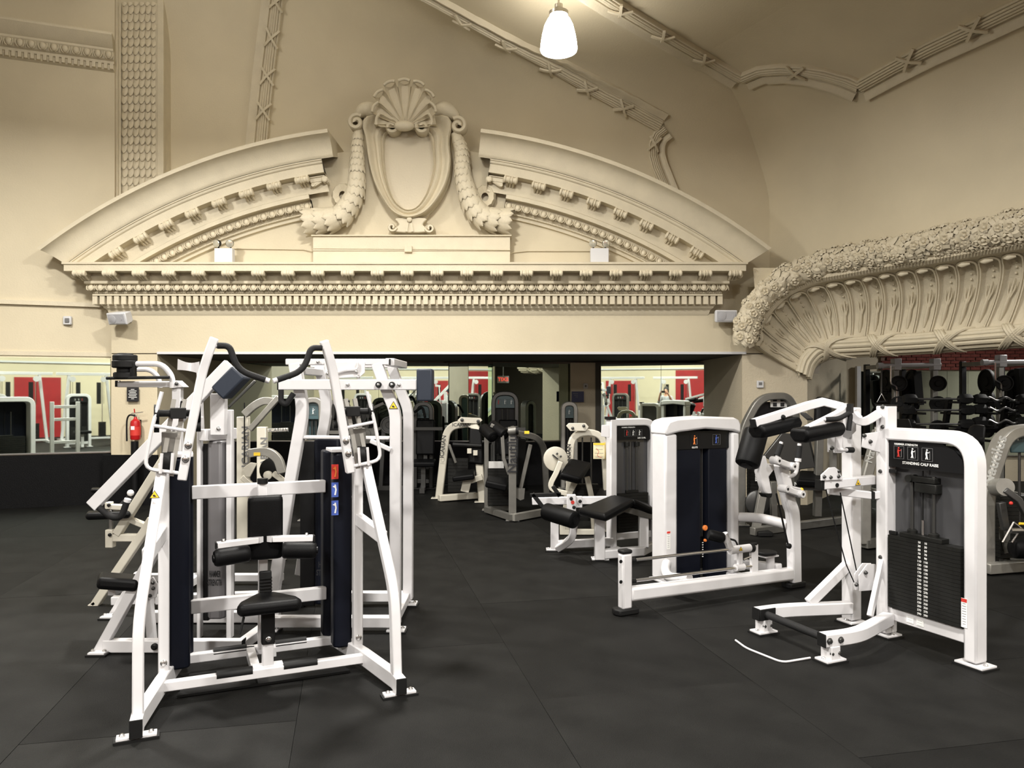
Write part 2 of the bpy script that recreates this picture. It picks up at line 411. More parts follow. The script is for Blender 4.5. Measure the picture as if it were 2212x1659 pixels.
# wainscot below the mirrors
bb = MB().span((-5.0, ya - .02, 0), (X_(970, ya), ya + .1, .725)); struct(bb.build('baseboard_recess', 'wainscot'))
bb = MB().prism([(X_(970, 13.25), 13.23, 0), (X_(1012, 13.17), 13.17, 0), (X_(1064, 12.85), 12.85, 0), (X_(1063, 13.25), 13.4, 0), (X_(970, 13.25), 13.4, 0)], (0, 0, .725)); struct(bb.build('baseboard_fold', 'wainscot'))
a1, a2 = along(1290), along(1612)
bb = MB().prism([(X_(1065, 12.86), 12.86, 0), (X_(1231, 13.16), 13.16, 0), (a1[0], a1[1] - .03, 0), (a2[0], a2[1] - .03, 0), (a2[0], a2[1] + .5, 0), (X_(1063, ya), 13.6, 0)], (0, 0, .725)); struct(bb.build('baseboard_right', 'wainscot'))
# narrow painted pier between the panes, with a dark reveal
struct(MB().span((X_(1233, 13.2), 13.18, .72), (X_(1286, 13.2), 13.4, 2.10)).build('wall_pier_middle', 'panel_paint'))
struct(MB().span((X_(1286, 13.2), 13.16, .72), (X_(1297, 13.2), 13.4, 2.10)).build('trim_17', 'soffit'))
# left wall: mirror, wainscot, cornice, dado line
ld = (LWB - LWA).normalized(); ln = Vector((ld.y, -ld.x, 0))
def lw(px, z, off=0.0):
    r = ray(px, HY); q = LWA + ln * off; k = (q.dot(ln)) / Vector((r.x, r.y, 0)).dot(ln); return Vector((r.x * k, k, z))
la, lb = LWA + ln * .02, lw(239, 0, .02)
mirror('long mirror on the left wall above the black wainscot', [(la.x, la.y), (lw(-140, 0, .02).x, lw(-140, 0, .02).y), (lb.x, lb.y)], .73, 2.07)
struct(MB().prism([LWA, lw(262, 0), lw(262, 0, .05), LWA + ln * .05], (0, 0, .72)).build('baseboard_left', 'wainscot'))
q1, q2 = LWA + ln * .0, LWB
struct(MB().sweep([q1 + UP * 2.83, q2 + UP * 2.83], [(-.01, -.03), (.05, -.03), (.05, .03), (-.01, .035)]).build('trim_16', 'ornament'))
c16 = MB()
for a, b in ((2.16, 2.10),): c16.prism([LWA + UP * b, LWB + UP * b, LWB + UP * a, LWA + UP * a], ln * .02)
struct(c16.build('trim_15', 'ornament'))
cz = 6.17
prof = [(0, 0), (.04, .02), (.05, .05), (.05, .09), (.07, .10), (.07, .135), (.10, .15), (.12, .22), (.16, .25), (.16, .28), (.20, .30), (.28, .40), (.30, .42), (.30, .45), (0, .46)]
corn = struct(MB().sweep([LWA + UP * cz, LWB + UP * cz], [(a, b) for a, b in prof]).build('trim_14', 'ornament'), 'egg and dart cornice at the top of the left wall')
L_ = (LWB - LWA).length
dm = MB().box((0, 0, 0), (.042, .045, .075)).mesh('dentil', 'ornament')
eg = MB()
EGG = MB(); EGG.sphere((0, 0, 0), 1, 10, (.043, .040, .052)); 
for sgn in (-1, 1):
    EGG.tube([(sgn * .050, -.012, .052), (sgn * .052, -.018, .0), (sgn * .040, -.016, -.04), (sgn * .016, -.010, -.058)], [.008, .009, .008, .004], 5)
EGG.tube([(.0655, -.004, .05), (.0655, -.014, -.01), (.0655, -.012, -.058)], [.003, .007, .002], 4)
egm = EGG.mesh('egg', 'ornament')
n = 40
for k in range(46):
    s = L_ - .06 - k * .135
    if s < L_ - 3.2: break
    o = LWA + ld * s + ln * .125 + UP * (cz + .20); inst('egg', egm, corn, frame(o, ld, -ln, UP) @ Matrix.Scale(1.02, 4))
for k in range(60):
    s = L_ - .03 - k * .075
    if s < L_ - 3.2: break
    inst('dentil', dm, corn, frame(LWA + ld * s + ln * .065 + UP * (cz + .06), ld, -ln, UP))

# ================================================================ ENTABLATURE
ent_prof = [(-.05, 2.665), (0, 2.67), (.02, 2.70), (.035, 2.745), (.07, 2.775), (.075, 2.795), (.085, 2.80), (.085, 2.93), (.17, 2.932), (.17, 2.955), (.15, 2.96), (.16, 2.985), (.16, 2.988), (.135, 2.995), (.14, 3.075), (.235, 3.084), (.245, 3.09), (.245, 3.125), (.22, 3.13), (.22, 3.232), (.42, 3.235), (.42, 3.315), (.44, 3.325), (.44, 3.352), (.40, 3.36), (-.3, 3.37)]
def ring(o, z):
    return [Vector((XC - HWID - o, YU, z)), Vector((XC - HWID - o, YW - o, z)), Vector((XC + HWID + o, YW - o, z)), Vector((XC + HWID + o, YU, z))]
ped = struct(MB().grid([ring(o, z) for o, z in ent_prof]).build('trim_1', 'ornament', sharp=30), 'horizontal entablature of the broken pediment')
dm2 = MB().box((0, 0, 0), (.066, .085, .112)).mesh('dentil', 'ornament', )
nd = 88; x0, x1 = XC - HWID - .14, XC + HWID + .14
for k in range(nd):
    x = x0 + (x1 - x0) * k / (nd - 1)
    inst('dentil', dm2, ped, Matrix.Translation((x, YW - .122, 2.870)))
for y in (YW - .02, ):
    for xx in (XC - HWID - .122, XC + HWID + .122): inst('dentil', dm2, ped, Matrix.Translation((xx, y, 2.870)) @ Matrix.Rotation(math.pi / 2, 4, 'Z'))
ne = 67
for k in range(ne):
    x = XC - HWID - .17 + (2 * HWID + .34) * k / (ne - 1)
    inst('egg', egm, ped, Matrix.Translation((x, YW - .205, 3.038)) @ Matrix.Rotation(-.55, 4, 'X'))
bead = MB()
for k in range(330): bead.sphere((XC - HWID - .15 + (2 * HWID + .3) * k / 329, YW - .162, 2.972), .0115, 6)
b_ = bead.build('bead_row', 'ornament', ped); b_['kind'] = 'stuff'
# scrolled modillion: block, front roll with bands, leaf apron
def modillion():
    m = MB()
    m.box((0, .03, .052), (.125, .20, .06)); m.box((0, .03, .083), (.165, .22, .012))
    m.lathe((-.088, -.072, .038), (1, 0, 0), [(.030, 0), (.043, .010), (.046, .022), (.036, .034), (.036, .062), (.047, .068), (.047, .078), (.038, .082), (.038, .094), (.047, .098), (.047, .108), (.036, .114), (.036, .142), (.046, .154), (.043, .166), (.030, .176)], 14)
    m.add([(-.055, -.04, .03), (.055, -.04, .03), (.055, .12, -.03), (-.055, .12, -.03), (-.055, .12, .05), (.055, .12, .05)], [(0, 1, 2, 3), (3, 2, 5, 4), (0, 3, 4), (1, 5, 2)])
    for x in (-.036, 0, .036): m.tube([(x, -.02, .02), (x, .04, -.004), (x, .10, -.032)], [.012, .018, .014], 6)
    m.lathe((-.062, .10, -.012), (1, 0, 0), [(.026, 0), (.030, .02), (.026, .062), (.030, .10), (.026, .124)], 10)
    return m
mdm = modillion().mesh('modillion', 'ornament')
for k in range(23):
    x = -5.87 + k * (8.9 / 22)
    inst('modillion', mdm, ped, Matrix.Translation((x, YW - .33, 3.168)))
for sx, ang in ((-1, math.pi / 2 * -1), (1, math.pi / 2)):
    for y in (YW - .16, ): inst('modillion', mdm, ped, Matrix.Translation((XC + sx * (HWID + .32), y, 3.168)) @ Matrix.Rotation(ang * 1, 4, 'Z'))

# ================================================================ ARCHED BROKEN PEDIMENT
RP, ZP = 8.13, -2.93
arc_groups = [  # (radial drop, projection) top to inside, end angle near the centre (deg)
    ([(-.02, -.9), (-.0, .40), (.0, .50), (.05, .50), (.058, .475), (.075, .43), (.11, .395), (.16, .37), (.22, .355), (.285, .352), (.31, .345), (.325, .33), (.33, .33)], 7.3),
    ([(.32, .33), (.345, .33), (.35, .315), (.375, .31), (.385, .30), (.39, .29), (.505, .29), (.51, .14), (.73, .13)], 8.5),
    ([(.72, .14), (.735, .17), (.79, .17), (.795, .05), (.83, .035), (.94, .03), (.955, .05), (.96, .075), (.985, .075), (.99, .05), (1.03, .045), (1.04, -.02)], 10.7)]
def arc_end(dr):
    zt = 3.53 - .19 * min(1, dr / .33); return math.degrees(math.acos(max(-1, min(1, (zt - ZP) / (RP - dr)))))
def arc_pt(deg, dr, o, sgn): a = math.radians(deg); return Vector((XC + sgn * (RP - dr) * math.sin(a), YW - o, ZP + (RP - dr) * math.cos(a)))
hollow = bpy.data.objects
for sgn, nm, lab in ((-1, 'trim_2', 'left arm of the broken arched pediment'), (1, 'trim_3', 'right arm of the broken arched pediment')):
    root = None
    for gi, (pr, a0) in enumerate(arc_groups):
        m = MB(); rows = []
        for (dr, o) in pr:
            a1 = arc_end(dr); rows.append([arc_pt(a0 + (a1 - a0) * k / 60, dr, o, sgn) for k in range(61)])
        m.grid(rows)
        m.f.append(tuple(k * 61 for k in range(len(pr)))); m.f.append(tuple(k * 61 + 60 for k in range(len(pr))))
        if gi == 0: root = struct(m.build(nm, 'ornament', sharp=32), lab)
        else: m.build('cornice_band', 'ornament', root, sharp=32)
    for k in range(8):
        a = 10.9 + k * 2.98; c = arc_pt(a, .60, .20, sgn); ra = math.radians(a) * sgn
        inst('modillion', mdm, root, Matrix.Translation(c) @ Matrix.Rotation(ra, 4, 'Y') @ Matrix.Scale(1.12, 4))
    # side-facing scroll at the broken end
    c = arc_pt(9.2, .62, .16, sgn)
    inst('end_scroll', mdm, root, Matrix.Translation(c) @ Matrix.Rotation(math.radians(9) * sgn, 4, 'Y') @ Matrix.Rotation(-sgn * math.pi / 2, 4, 'Z'))
    k = 0
    while True:
        a = 11.2 + k * .985; k += 1
        if a > arc_end(.88) - .2: break
        c = arc_pt(a, .88, .105, sgn)
        inst('egg', egm, root, Matrix.Translation(c) @ Matrix.Rotation(math.radians(a) * sgn, 4, 'Y') @ Matrix.Rotation(-.45, 4, 'X') @ Matrix.Scale(.96, 4))
    bd = MB()
    for q in range(150):
        a = 10.8 + q * .127
        if a > arc_end(.97): break
        bd.sphere(arc_pt(a, .972, .08, sgn), .0125, 6)
    bo = bd.build('bead_row', 'ornament', root); bo['kind'] = 'stuff'
# tympanum slab
ty = [Vector((XC + (RP - .17) * math.sin(math.radians(a)), YW, ZP + (RP - .17) * math.cos(math.radians(a)))) for a in [-34 + k * 68 / 60 for k in range(61)]]
ty = [Vector((ty[0].x, YW, 3.3))] + ty + [Vector((ty[-1].x, YW, 3.3))]
struct(MB().prism(ty, (0, YU - YW + .02, 0)).build('wall_tympanum', 'plaster'))
# plinth under the cartouche
pl = MB(); pa, pb = P(676, 566, 10.5), P(1102, 566, 10.5)
pl.span((pa.x, 10.50, 3.34), (pb.x, YW + .01, 3.535)); pl.span((pa.x - .0, 10.512, 3.535), (pb.x, YW + .01, 3.548)); pl.span((pa.x, 10.50, 3.548), (pb.x, YW + .01, 3.745)); pl.span((pa.x - .02, 10.47, 3.745), (pb.x + .02, YW + .01, 3.765))
struct(pl.build('trim_4', 'ornament', bevel=.004), 'plain plinth below the cartouche')
# scale-carved pilaster
PX0, PX1, PY = -5.785, -5.033, 11.02
pil = struct(MB().span((PX0, PY, 3.3), (PX1, YU + .1, 8.2)).build('trim_5', 'ornament'), 'tall pilaster carved with overlapping scales')
for xa, xb, pj in ((PX0, PX0 + .09, .06), (PX0 + .09, PX0 + .125, .035), (PX1 - .13, PX1 - .09, .035), (PX1 - .09, PX1, .06)):
    MB().span((xa, PY - pj, 3.3), (xb, PY + .01, 8.2)).build('border', 'ornament', pil, bevel=.006)
sc = MB(); rows = []
for i in range(7):
    t = i / 6; yy = -.004 - .034 * t; wdt = .042 * (1 if t < .55 else math.sqrt(max(0, 1 - ((t - .55) / .46) ** 2)))
    rows.append([Vector((wdt * math.cos(math.pi * j / 6) * -1, yy - .016 * math.sin(math.pi * j / 6), .08 - .16 * t)) for j in range(7)])
rows.append([Vector((p.x, .0, p.z)) for p in rows[-1]])
sc.grid(rows); scm = sc.mesh('scale', 'ornament')
for r in range(36):
    for c in range(6):
        inst('scale', scm, pil, Matrix.Translation((PX0 + .17 + c * .084 + (r % 2) * .012, PY - .002, 3.95 + r * .118)))

# ================================================================ CEILING PANEL MOULDINGS (laid on the vault by casting the photo's lines onto it)
bv = MB(); bv.v = shell.v + rshell.v; bv.f = shell.f + [tuple(i + len(shell.v) for i in f) for f in rshell.f]
BV = BVHTree.FromPolygons([p[:] for p in bv.v], bv.f)
def cast(px, py):
    r = ray(px, py).normalized(); loc, nrm, i, d = BV.ray_cast(Vector((0, 0, CH)), r)
    if loc is None: loc = P(px, py, 10); nrm = -r
    if nrm.dot(r) > 0: nrm = -nrm
    return loc, nrm
def resample(pp, step):
    out = [pp[0]]
    for a, b in zip(pp[:-1], pp[1:]):
        d = math.hypot(b[0] - a[0], b[1] - a[1]); n = max(1, int(d / step))
        out += [(a[0] + (b[0] - a[0]) * k / n, a[1] + (b[1] - a[1]) * k / n) for k in range(1, n + 1)]
    return out
reedsec = []
def moulding(name, pix, reed_w, plain_w, flip, label, knots=(), lift=.0):
    pp = resample(pix, 14); hits = [cast(*q) for q in pp]; pts = [h[0] for h in hits]; N = len(pts)
    prof = []                                    # (side, height)
    nr = 5; 
    for r in range(nr):
        for k in range(5):
            a = math.pi * k / 4; prof.append(((r + .5 - .5 * math.cos(a)) * reed_w / nr, .035 + .03 * math.sin(math.pi * (r + .5) / nr) + .016 * math.sin(a)))
    prof += [(reed_w, .02), (reed_w + .02, .02), (reed_w + .03, .045), (reed_w + plain_w * .5, .05), (reed_w + plain_w - .03, .075), (reed_w + plain_w, .075), (reed_w + plain_w, -.02)]
    prof = [(0, -.02)] + prof
    F = []
    for i in range(N):
        t = (pts[min(i + 1, N - 1)] - pts[max(i - 1, 0)]).normalized(); n = hits[i][1]; s = t.cross(n).normalized() * flip; F.append((pts[i], t, s, s.cross(t).normalized() if s.cross(t).dot(n) > 0 else t.cross(s).normalized()))
    m = MB().grid([[p + s * (a - reed_w * .5) + n * b for (a, b) in prof] for (p, t, s, n) in F])
    root = struct(m.build(name, 'ornament', sharp=50), label)
    for kx in knots:
        i = min(range(N), key=lambda q: abs(pp[q][0] - kx[0]) + abs(pp[q][1] - kx[1])); p, t, s, n = F[i]
        x = MB(); L = reed_w * .75
        for sg in (-1, 1):
            x.sweep([p + t * (sg * L * (q / 4)) * 1.0 + s * (reed_w * .62 * (q / 4)) + n * (.075 + .03 * math.cos(q / 4 * 1.5)) for q in range(-4, 5)], [(-.016, -.012), (.016, -.012), (.016, .012), (-.016, .012)], up=n)
        x.build('ribbon_cross', 'ornament', root)
    return root
moulding('trim_6', [(606, -60), (603, 0), (585, 140), (572, 260), (566, 330)], .16, .15, 1, 'upright reed moulding left of the cartouche', [(600, 5), (589, 82), (578, 168), (573, 252)])
moulding('trim_7', [(860, -40), (952, 8), (1030, 52), (1110, 96), (1190, 139), (1268, 184), (1345, 227), (1425, 273)], .15, .13, -1, 'diagonal reed moulding running down to the right above the pediment', [(1005, 38), (1095, 92), (1180, 140), (1268, 186), (1348, 232)])
moulding('trim_8', [(1436, 276), (1420, 290), (1411, 310), (1410, 335), (1417, 362), (1429, 392), (1440, 420)], .13, .10, -1, 'short curved reed moulding dropping behind the pediment', [(1408, 318)])
moulding('trim_9', [(1250, -50), (1340, 10), (1432, 66), (1520, 118), (1602, 166)], .15, .14, 1, 'diagonal reed moulding beside the hanging lamp', [(1337, 10), (1428, 66), (1517, 116)])
moulding('trim_10', [(1603, 167), (1640, 151), (1690, 147), (1740, 150), (1790, 160), (1830, 172), (1858, 184)], .15, .12, 1, 'short arched reed moulding joining the two ceiling mouldings', [(1728, 152)])
moulding('trim_11', [(1859, 184), (1930, 144), (2010, 102), (2110, 55), (2240, -8)], .15, .12, 1, 'reed moulding rising to the upper right of the ceiling', [(1968, 128), (2108, 60)])
# ================================================================ PENDANT LAMPS
def pendant(x, y, z, top, label):
    t = thing('pendant_lamp', label, 'lamp', (x, y, z), 'pendant lamps of the hall')
    sh = [(.195, 0), (.20, .02), (.195, .08), (.18, .17), (.155, .27), (.12, .34), (.085, .375)]
    m = MB(); m.lathe((x, y, z), UP, sh, 28); m.build('glass_shade', 'lamp_glass', t)
    m = MB(); m.lathe((x, y, z), UP, [(.09, .372), (.105, .38), (.105, .42), (.07, .44), (.045, .46), (.045, .50), (.02, .51)], 20); m.build('metal_collar', 'lamp_chrome', t)
    m = MB().cyl((x, y, z + .5), (x, y, top), .011, 8); m.build('stem', 'lamp_chrome', t)
    return t
for x, y, z in LAMPS:
    pendant(x, y, z, zc(x) + .01, 'bell-shaped glowing white glass lamp above the pediment' if x > 0 else {-3.3: 'added unseen white glass lamp brightening the upper wall above the left machines', -4.7: 'added unseen white glass lamp brightening the wall at the left end of the pediment', -1.9: 'added unseen white glass lamp brightening the wall by the cartouche'}[x])
def unseen_downlight(x, y, z, label):  # added lamp; its opaque shade keeps the light off the ceiling
    t = thing('added_downlight', label, 'lamp', (x, y, z), 'added unseen downlights')
    MB().lathe((x, y, z), UP, [(.34, 0), (.345, .01), (.33, .10), (.24, .22), (.10, .30), (.05, .36), (.05, .42)], 24).build('shade', 'dark_steel', t)
    MB().cyl((x, y, z + .4), (x, y, (zc(x) if x > -5 else 7.3) + .01), .012, 8).build('stem', 'lamp_chrome', t)
for x, y, z, w_ in DOWN: unseen_downlight(x, y, z, 'unseen dark metal shaded lamp added to light the rooms from beyond the picture')
# ================================================================ CARTOUCHE
def K(zx, zy, D=10.5): return P(640 + zx / 4.366, 180 + zy / 4.366, D)
def K2(l, D=10.5): return [K(a, b, D) for a, b in l]
outl = [(620, 380), (660, 560), (690, 760), (740, 950), (820, 1110), (930, 1250), (960, 1330), (900, 1400), (1290, 1400), (1240, 1330), (1230, 1270), (1350, 1120), (1440, 950), (1470, 760), (1455, 560), (1490, 380), (1400, 270), (1250, 235), (1010, 230), (850, 235), (700, 270)]
ob = catmull(K2(outl, 10.62), 4, True)
cart = struct(MB().prism(ob, (0, .09, 0)).build('trim_12', 'ornament', bevel=.01), 'large shield-shaped cartouche with shell crest and scrolls')
oval = [(860, 480), (832, 650), (850, 880), (915, 1085), (1000, 1180), (1070, 1200), (1150, 1165), (1235, 1030), (1290, 820), (1285, 640), (1240, 480), (1060, 440)]
ov = catmull(K2(oval, 10.60), 6, True)
MB().prism(ov, (0, .03, 0)).build('oval_panel', 'panel_paint', cart)
# sculpted frame lofted between the oval and the outer outline
def band(pts, rs, D0, D1, nm='frame_band'):
    pp = catmull([K(a, b, D0) for a, b in pts], 6); n = len(pp)
    return MB().tube(pp, [rs[0] + (rs[1] - rs[0]) * math.sin(math.pi * i / (n - 1)) for i in range(n)], 10).build(nm, 'ornament', cart)
kc = K(1063, 800, 10.6)
def polar(poly, a):
    d = Vector((math.sin(a), math.cos(a))); best = 0
    for p, q in zip(poly, poly[1:] + poly[:1]):
        p2 = Vector((p.x - kc.x, p.z - kc.z)); e = Vector((q.x - p.x, q.z - p.z)); den = d.x * e.y - d.y * e.x
        if abs(den) < 1e-9: continue
        t = (p2.x * e.y - p2.y * e.x) / den; s = (p2.x * d.y - p2.y * d.x) / den
        if t > 0 and -1e-6 <= s <= 1 + 1e-6: best = max(best, t)
    return best
fo = catmull(K2([(640, 400), (672, 560), (700, 760), (750, 950), (830, 1110), (930, 1240), (1065, 1290), (1220, 1245), (1340, 1120), (1430, 950), (1462, 760), (1448, 560), (1475, 400), (1380, 330), (1065, 390), (740, 330)], 10.6), 5, True)
frows = []
for k in range(73):
    a = 2 * math.pi * k / 72; r0, r1 = polar(ov, a), polar(fo, a); d_ = Vector((math.sin(a), 0, math.cos(a)))
    frows.append([kc + d_ * (r0 + (r1 - r0) * f) + Vector((0, -h, 0)) for f, h in ((-.02, -.01), (.0, .05), (.05, .075), (.10, .05), (.14, .04), (.20, .075), (.30, .095), (.40, .085), (.46, .06), (.50, .05), (.60, .06), (.72, .10), (.82, .15), (.92, .165), (.98, .15), (1.0, .11), (1.0, -.05))])
MB().grid(frows).build('frame_band', 'ornament', cart, sharp=40)
def volute(cx, cy, r, turns, a0, sg, D, th, wid, nm='volute'):
    pts = []
    for k in range(int(turns * 18) + 1):
        a = a0 + sg * 2 * math.pi * k / 18; q = r * (1 - .8 * k / (turns * 18)); pts.append(K(cx + q * math.cos(a), cy + q * math.sin(a), D))
    m = MB()
    m.sweep(pts, [(-wid, -th), (wid, -th), (wid * 1.0, th), (-wid, th)], up=(0, 1, 0)) if False else None
    rows = []
    for i, p in enumerate(pts):
        t = (pts[min(i + 1, len(pts) - 1)] - pts[max(i - 1, 0)]).normalized(); n = t.cross(Vector((0, 1, 0))).normalized()
        rows.append([p + n * (-th) + Vector((0, .16, 0)), p + n * (-th), p + n * (-th * .5) + Vector((0, -.02, 0)), p + n * (th * .5) + Vector((0, -.02, 0)), p + n * th, p + n * th + Vector((0, .16, 0))])
    m.grid(rows, closed=True)
    return m.build(nm, 'ornament', cart, sharp=50)
volute(565, 365, 75, 1.4, -.9, -1, 10.46, .032, .05); volute(1525, 395, 78, 1.4, -2.2, 1, 10.46, .032, .05)
volute(900, 405, 75, 1.3, -1.9, 1, 10.44, .03, .05); volute(1190, 405, 75, 1.3, -1.2, -1, 10.44, .03, .05)
volute(905, 1355, 42, 1.2, .2, 1, 10.5, .02, .04); volute(1260, 1365, 42, 1.2, 2.9, -1, 10.5, .02, .04)
for L in ([(580, 300), (640, 255), (720, 255), (800, 300)], [(1520, 325), (1450, 270), (1370, 245), (1270, 290)]):     # shoulders linking the volutes
    pp = catmull(K2(L, 10.5), 5); m = MB().tube(pp, [.05 + .06 * math.sin(math.pi * i / (len(pp) - 1)) for i in range(len(pp))], 10); m.build('shoulder', 'ornament', cart)
# shell crest: nine fluted lobes
hub = K(1020, 400, 10.37)
for k in range(9):
    a = math.radians(-78 + k * 19.5); d = Vector((math.sin(a), 0, math.cos(a))); R = .60 if k in (3, 4, 5) else (.55 if k in (2, 6) else (.46 if k in (1, 7) else .36))
    s = Vector((d.z, 0, -d.x)); rows = []
    for i in range(9):
        t = i / 8; q = .05 + (R - .05) * t; wd = .02 + .075 * t * (1 if t < .9 else .8)
        rows.append([hub + d * q + s * (wd * x) + Vector((0, .05 - .07 * t * t + (.11 * t) * (1 - x * x), 0)) for x in (-1, -.75, -.4, 0, .4, .75, 1)])
    m = MB().grid(rows); m.tube([hub + d * (R + .025 * (1 - x * x)) + s * (.078 * x) + Vector((0, -.035, 0)) for x in (-1, -.6, -.2, .2, .6, 1)], .022, 6); m.build('shell_lobe', 'ornament', cart, sharp=70)
m = MB(); m.prism([hub + Vector((.5 * math.sin(a) * (1 if abs(a) < 1 else .85), .06, .57 * math.cos(a))) for a in [-1.5 + k * .25 for k in range(13)]], (0, .14, 0)); m.build('shell_back', 'ornament', cart)
MB().sphere(hub + Vector((0, -.02, -.01)), .12, 14, (1.15, .6, .6)).build('shell_base', 'ornament', cart)
# foot of the cartouche
ft = MB(); ft.prism(catmull(K2([(940, 1270), (1220, 1270), (1190, 1330), (1240, 1400), (930, 1400), (970, 1330)], 10.5), 3, True), (0, .14, 0)); ft.build('foot_block', 'ornament', cart, bevel=.015)
MB().lathe(K(1068, 1285, 10.48), (0, -1, 0), [(.035, 0), (.035, .02), (.02, .03)], 14).build('boss', 'ornament', cart)
for a in ((1040, 1400, 1050, 1320), (1095, 1400, 1085, 1320)): MB().bar([K(a[0], a[1], 10.49), K(a[2], a[3], 10.49)], .03, .02, up=(0, -1, 0)).build('foot_rib', 'ornament', cart)
# ---------------------------------------------------------------- leaf garlands
lf = MB(); rows = []
for i in range(7):
    t = i / 6; wd = (math.sin(math.pi * (.2 + .8 * t)) ** .7) * .5
    rows.append([Vector((wd * x, t - .1, .02 + .34 * t + .13 * (1 - x * x) - .10 * t ** 4)) for x in (-1, -.55, 0, .55, 1)])
rows.append([Vector((p.x, p.y - .06, p.z - .22)) for p in rows[-1]])
lf.grid(rows); lfm = lf.mesh('leaf', 'ornament', sharp=60)
def garland(name, label, path, rad, bow, D=10.55):
    pp = catmull([K(a, b, D) for a, b in path], 8); N = len(pp)
    rr = [rad[0] + (rad[1] - rad[0]) * (i / (N - 1)) ** .8 for i in range(N)]
    g = struct(MB().tube(pp, [r * .80 for r in rr], 12).build(name, 'ornament'), label)
    d = 0.0; i = 0; row = 0
    acc = 0
    for i in range(1, N):
        acc += (pp[i] - pp[i - 1]).length
        r = rr[i]; step = r * .66
        if acc >= step:
            acc = 0; row += 1; t = (pp[i] - pp[i - 1]).normalized(); u = t.cross(Vector((0, 1, 0))).normalized(); f = Vector((0, -1, 0))
            nl = 6
            for k in range(nl):
                a = math.radians(-90 + (k + (.5 if row % 2 else 0)) * 180 / (nl - .5)); rd = (u * math.sin(a) + f * math.cos(a)).normalized(); x = t.cross(rd)
                s = r * .95
                inst('leaf', lfm, g, frame(pp[i] + rd * r * .74, x * s * .80, t * s * 1.05, rd * s * .75))
    c = K(*bow, 10.62); m = MB()
    rows = []
    for k in range(25):
        a = 2 * math.pi * k / 24; w_ = 1 + .07 * (k % 2)
        rows.append([c + Vector((math.cos(a) * .05, -.02, math.sin(a) * .06)), c + Vector((math.cos(a) * .12 * w_, -.07, math.sin(a) * .14 * w_)), c + Vector((math.cos(a) * .15 * w_, .0, math.sin(a) * .17 * w_)), c + Vector((math.cos(a) * .14, .08, math.sin(a) * .16))])
    m.grid(rows).build('pleated_bow', 'ornament', g, sharp=20)
    return g
garland('trim_22', 'leaf garland hanging from the left scroll of the cartouche', [(590, 430), (580, 640), (575, 860), (560, 1010), (500, 1150), (400, 1260), (190, 1300)], (.075, .20), (440, 1060))
garland('trim_23', 'leaf garland hanging from the right scroll of the cartouche', [(1495, 470), (1550, 620), (1570, 840), (1600, 980), (1660, 1140), (1770, 1260), (1960, 1300)], (.075, .20), (1780, 1075))

# ================================================================ FLOWERED CANOPY OVER THE SIDE OPENING
def Q(zx, zy, off):
    """point on the right wall's face; towards the pediment the face turns to stand square to the hall"""
    px, py = 1560 + zx / 3.393, 440 + zy / 3.393; r = ray(px, py); k = (W0 + NO * off).dot(NO) / Vector((r.x, r.y, 0)).dot(NO)
    kf = 10.42 + off * .55; h = max(0, .5 - abs(k - kf)) / .5; return P(px, py, min(k, kf) - h * h * h * .083)
OUT = [(170, 1010), (195, 860), (280, 705), (430, 570), (640, 465), (900, 405), (1200, 350), (1500, 300), (1800, 235), (2100, 175), (2450, 100), (2950, -10), (3600, -155)]     # garland line
STRIP = [(262, 1040), (290, 890), (380, 760), (500, 660), (680, 590), (920, 545), (1200, 495), (1500, 450), (1800, 400), (2100, 350), (2450, 290), (2950, 205), (3600, 90)]
INN = [(575, 1245), (605, 1150), (665, 1085), (740, 1052), (830, 1030), (1000, 1020), (1250, 1005), (1500, 990), (1750, 970), (2000, 950), (2450, 912), (2950, 868), (3600, 808)]      # reed band line
def even(pts, n):
    L = [0]
    for a, b in zip(pts[:-1], pts[1:]): L.append(L[-1] + (b - a).length)
    out = []; j = 0
    for k in range(n):
        d = L[-1] * k / (n - 1)
        while j < len(L) - 2 and L[j + 1] < d: j += 1
        t = (d - L[j]) / max(1e-9, L[j + 1] - L[j]); out.append(pts[j].lerp(pts[j + 1], t))
    return out
NS = 121
def pol(lst, off): return catmull([Q(a, b, off) for a, b in lst], (NS - 1) // (len(lst) - 1) + 1)
po = pol(OUT, -.10); pst = pol(STRIP, -.02); pin = pol(INN, .42); NN = len(po)
def nloc(i):
    p = pst[int(max(0, min(NN - 1, i)))]; w_ = min(1, max(0, (CX + FPX * p.x / p.y - 1650) / 130)); return Vector((0, 1, 0)).lerp(NO, w_).normalized()
def cove(i, th, lift=0.0):
    i = max(0, min(NN - 1, i)); i0 = int(i); i1 = min(NN - 1, i0 + 1); f = i - i0
    o = pst[i0].lerp(pst[i1], f); q = pin[i0].lerp(pin[i1], f); n = nloc(i); c = o + n * max(.05, (q - o).dot(n)); ce = o + q - c
    p = ce + (o - ce) * math.cos(th) + (q - ce) * math.sin(th)
    return p + (ce - p).normalized() * lift
fw = .245
lens = [0]
for a, b in zip([cove(i, .9) for i in range(NN - 1)], [cove(i + 1, .9) for i in range(NN - 1)]): lens.append(lens[-1] + (b - a).length)
def at_len(d):
    j = 0
    while j < len(lens) - 2 and lens[j + 1] < d: j += 1
    return j + (d - lens[j]) / max(1e-9, lens[j + 1] - lens[j])
nf = int(lens[-1] / fw)
def scoop(l, deg):
    """hollow of a flute: rounded head near the leaf strip, fading out above the reeds"""
    f = (l % fw) / fw; s = math.sin(math.pi * f); d0 = 9 + 13 * (1 - s)
    if deg <= d0 or s < .12: return 0
    return -.06 * (s ** .6) * min(1, (deg - d0) / 5) * min(1, max(0, (86 - deg) / 30))
ll_ = [fw / 8 * k for k in range(int(lens[-1] / fw * 8) + 1)]
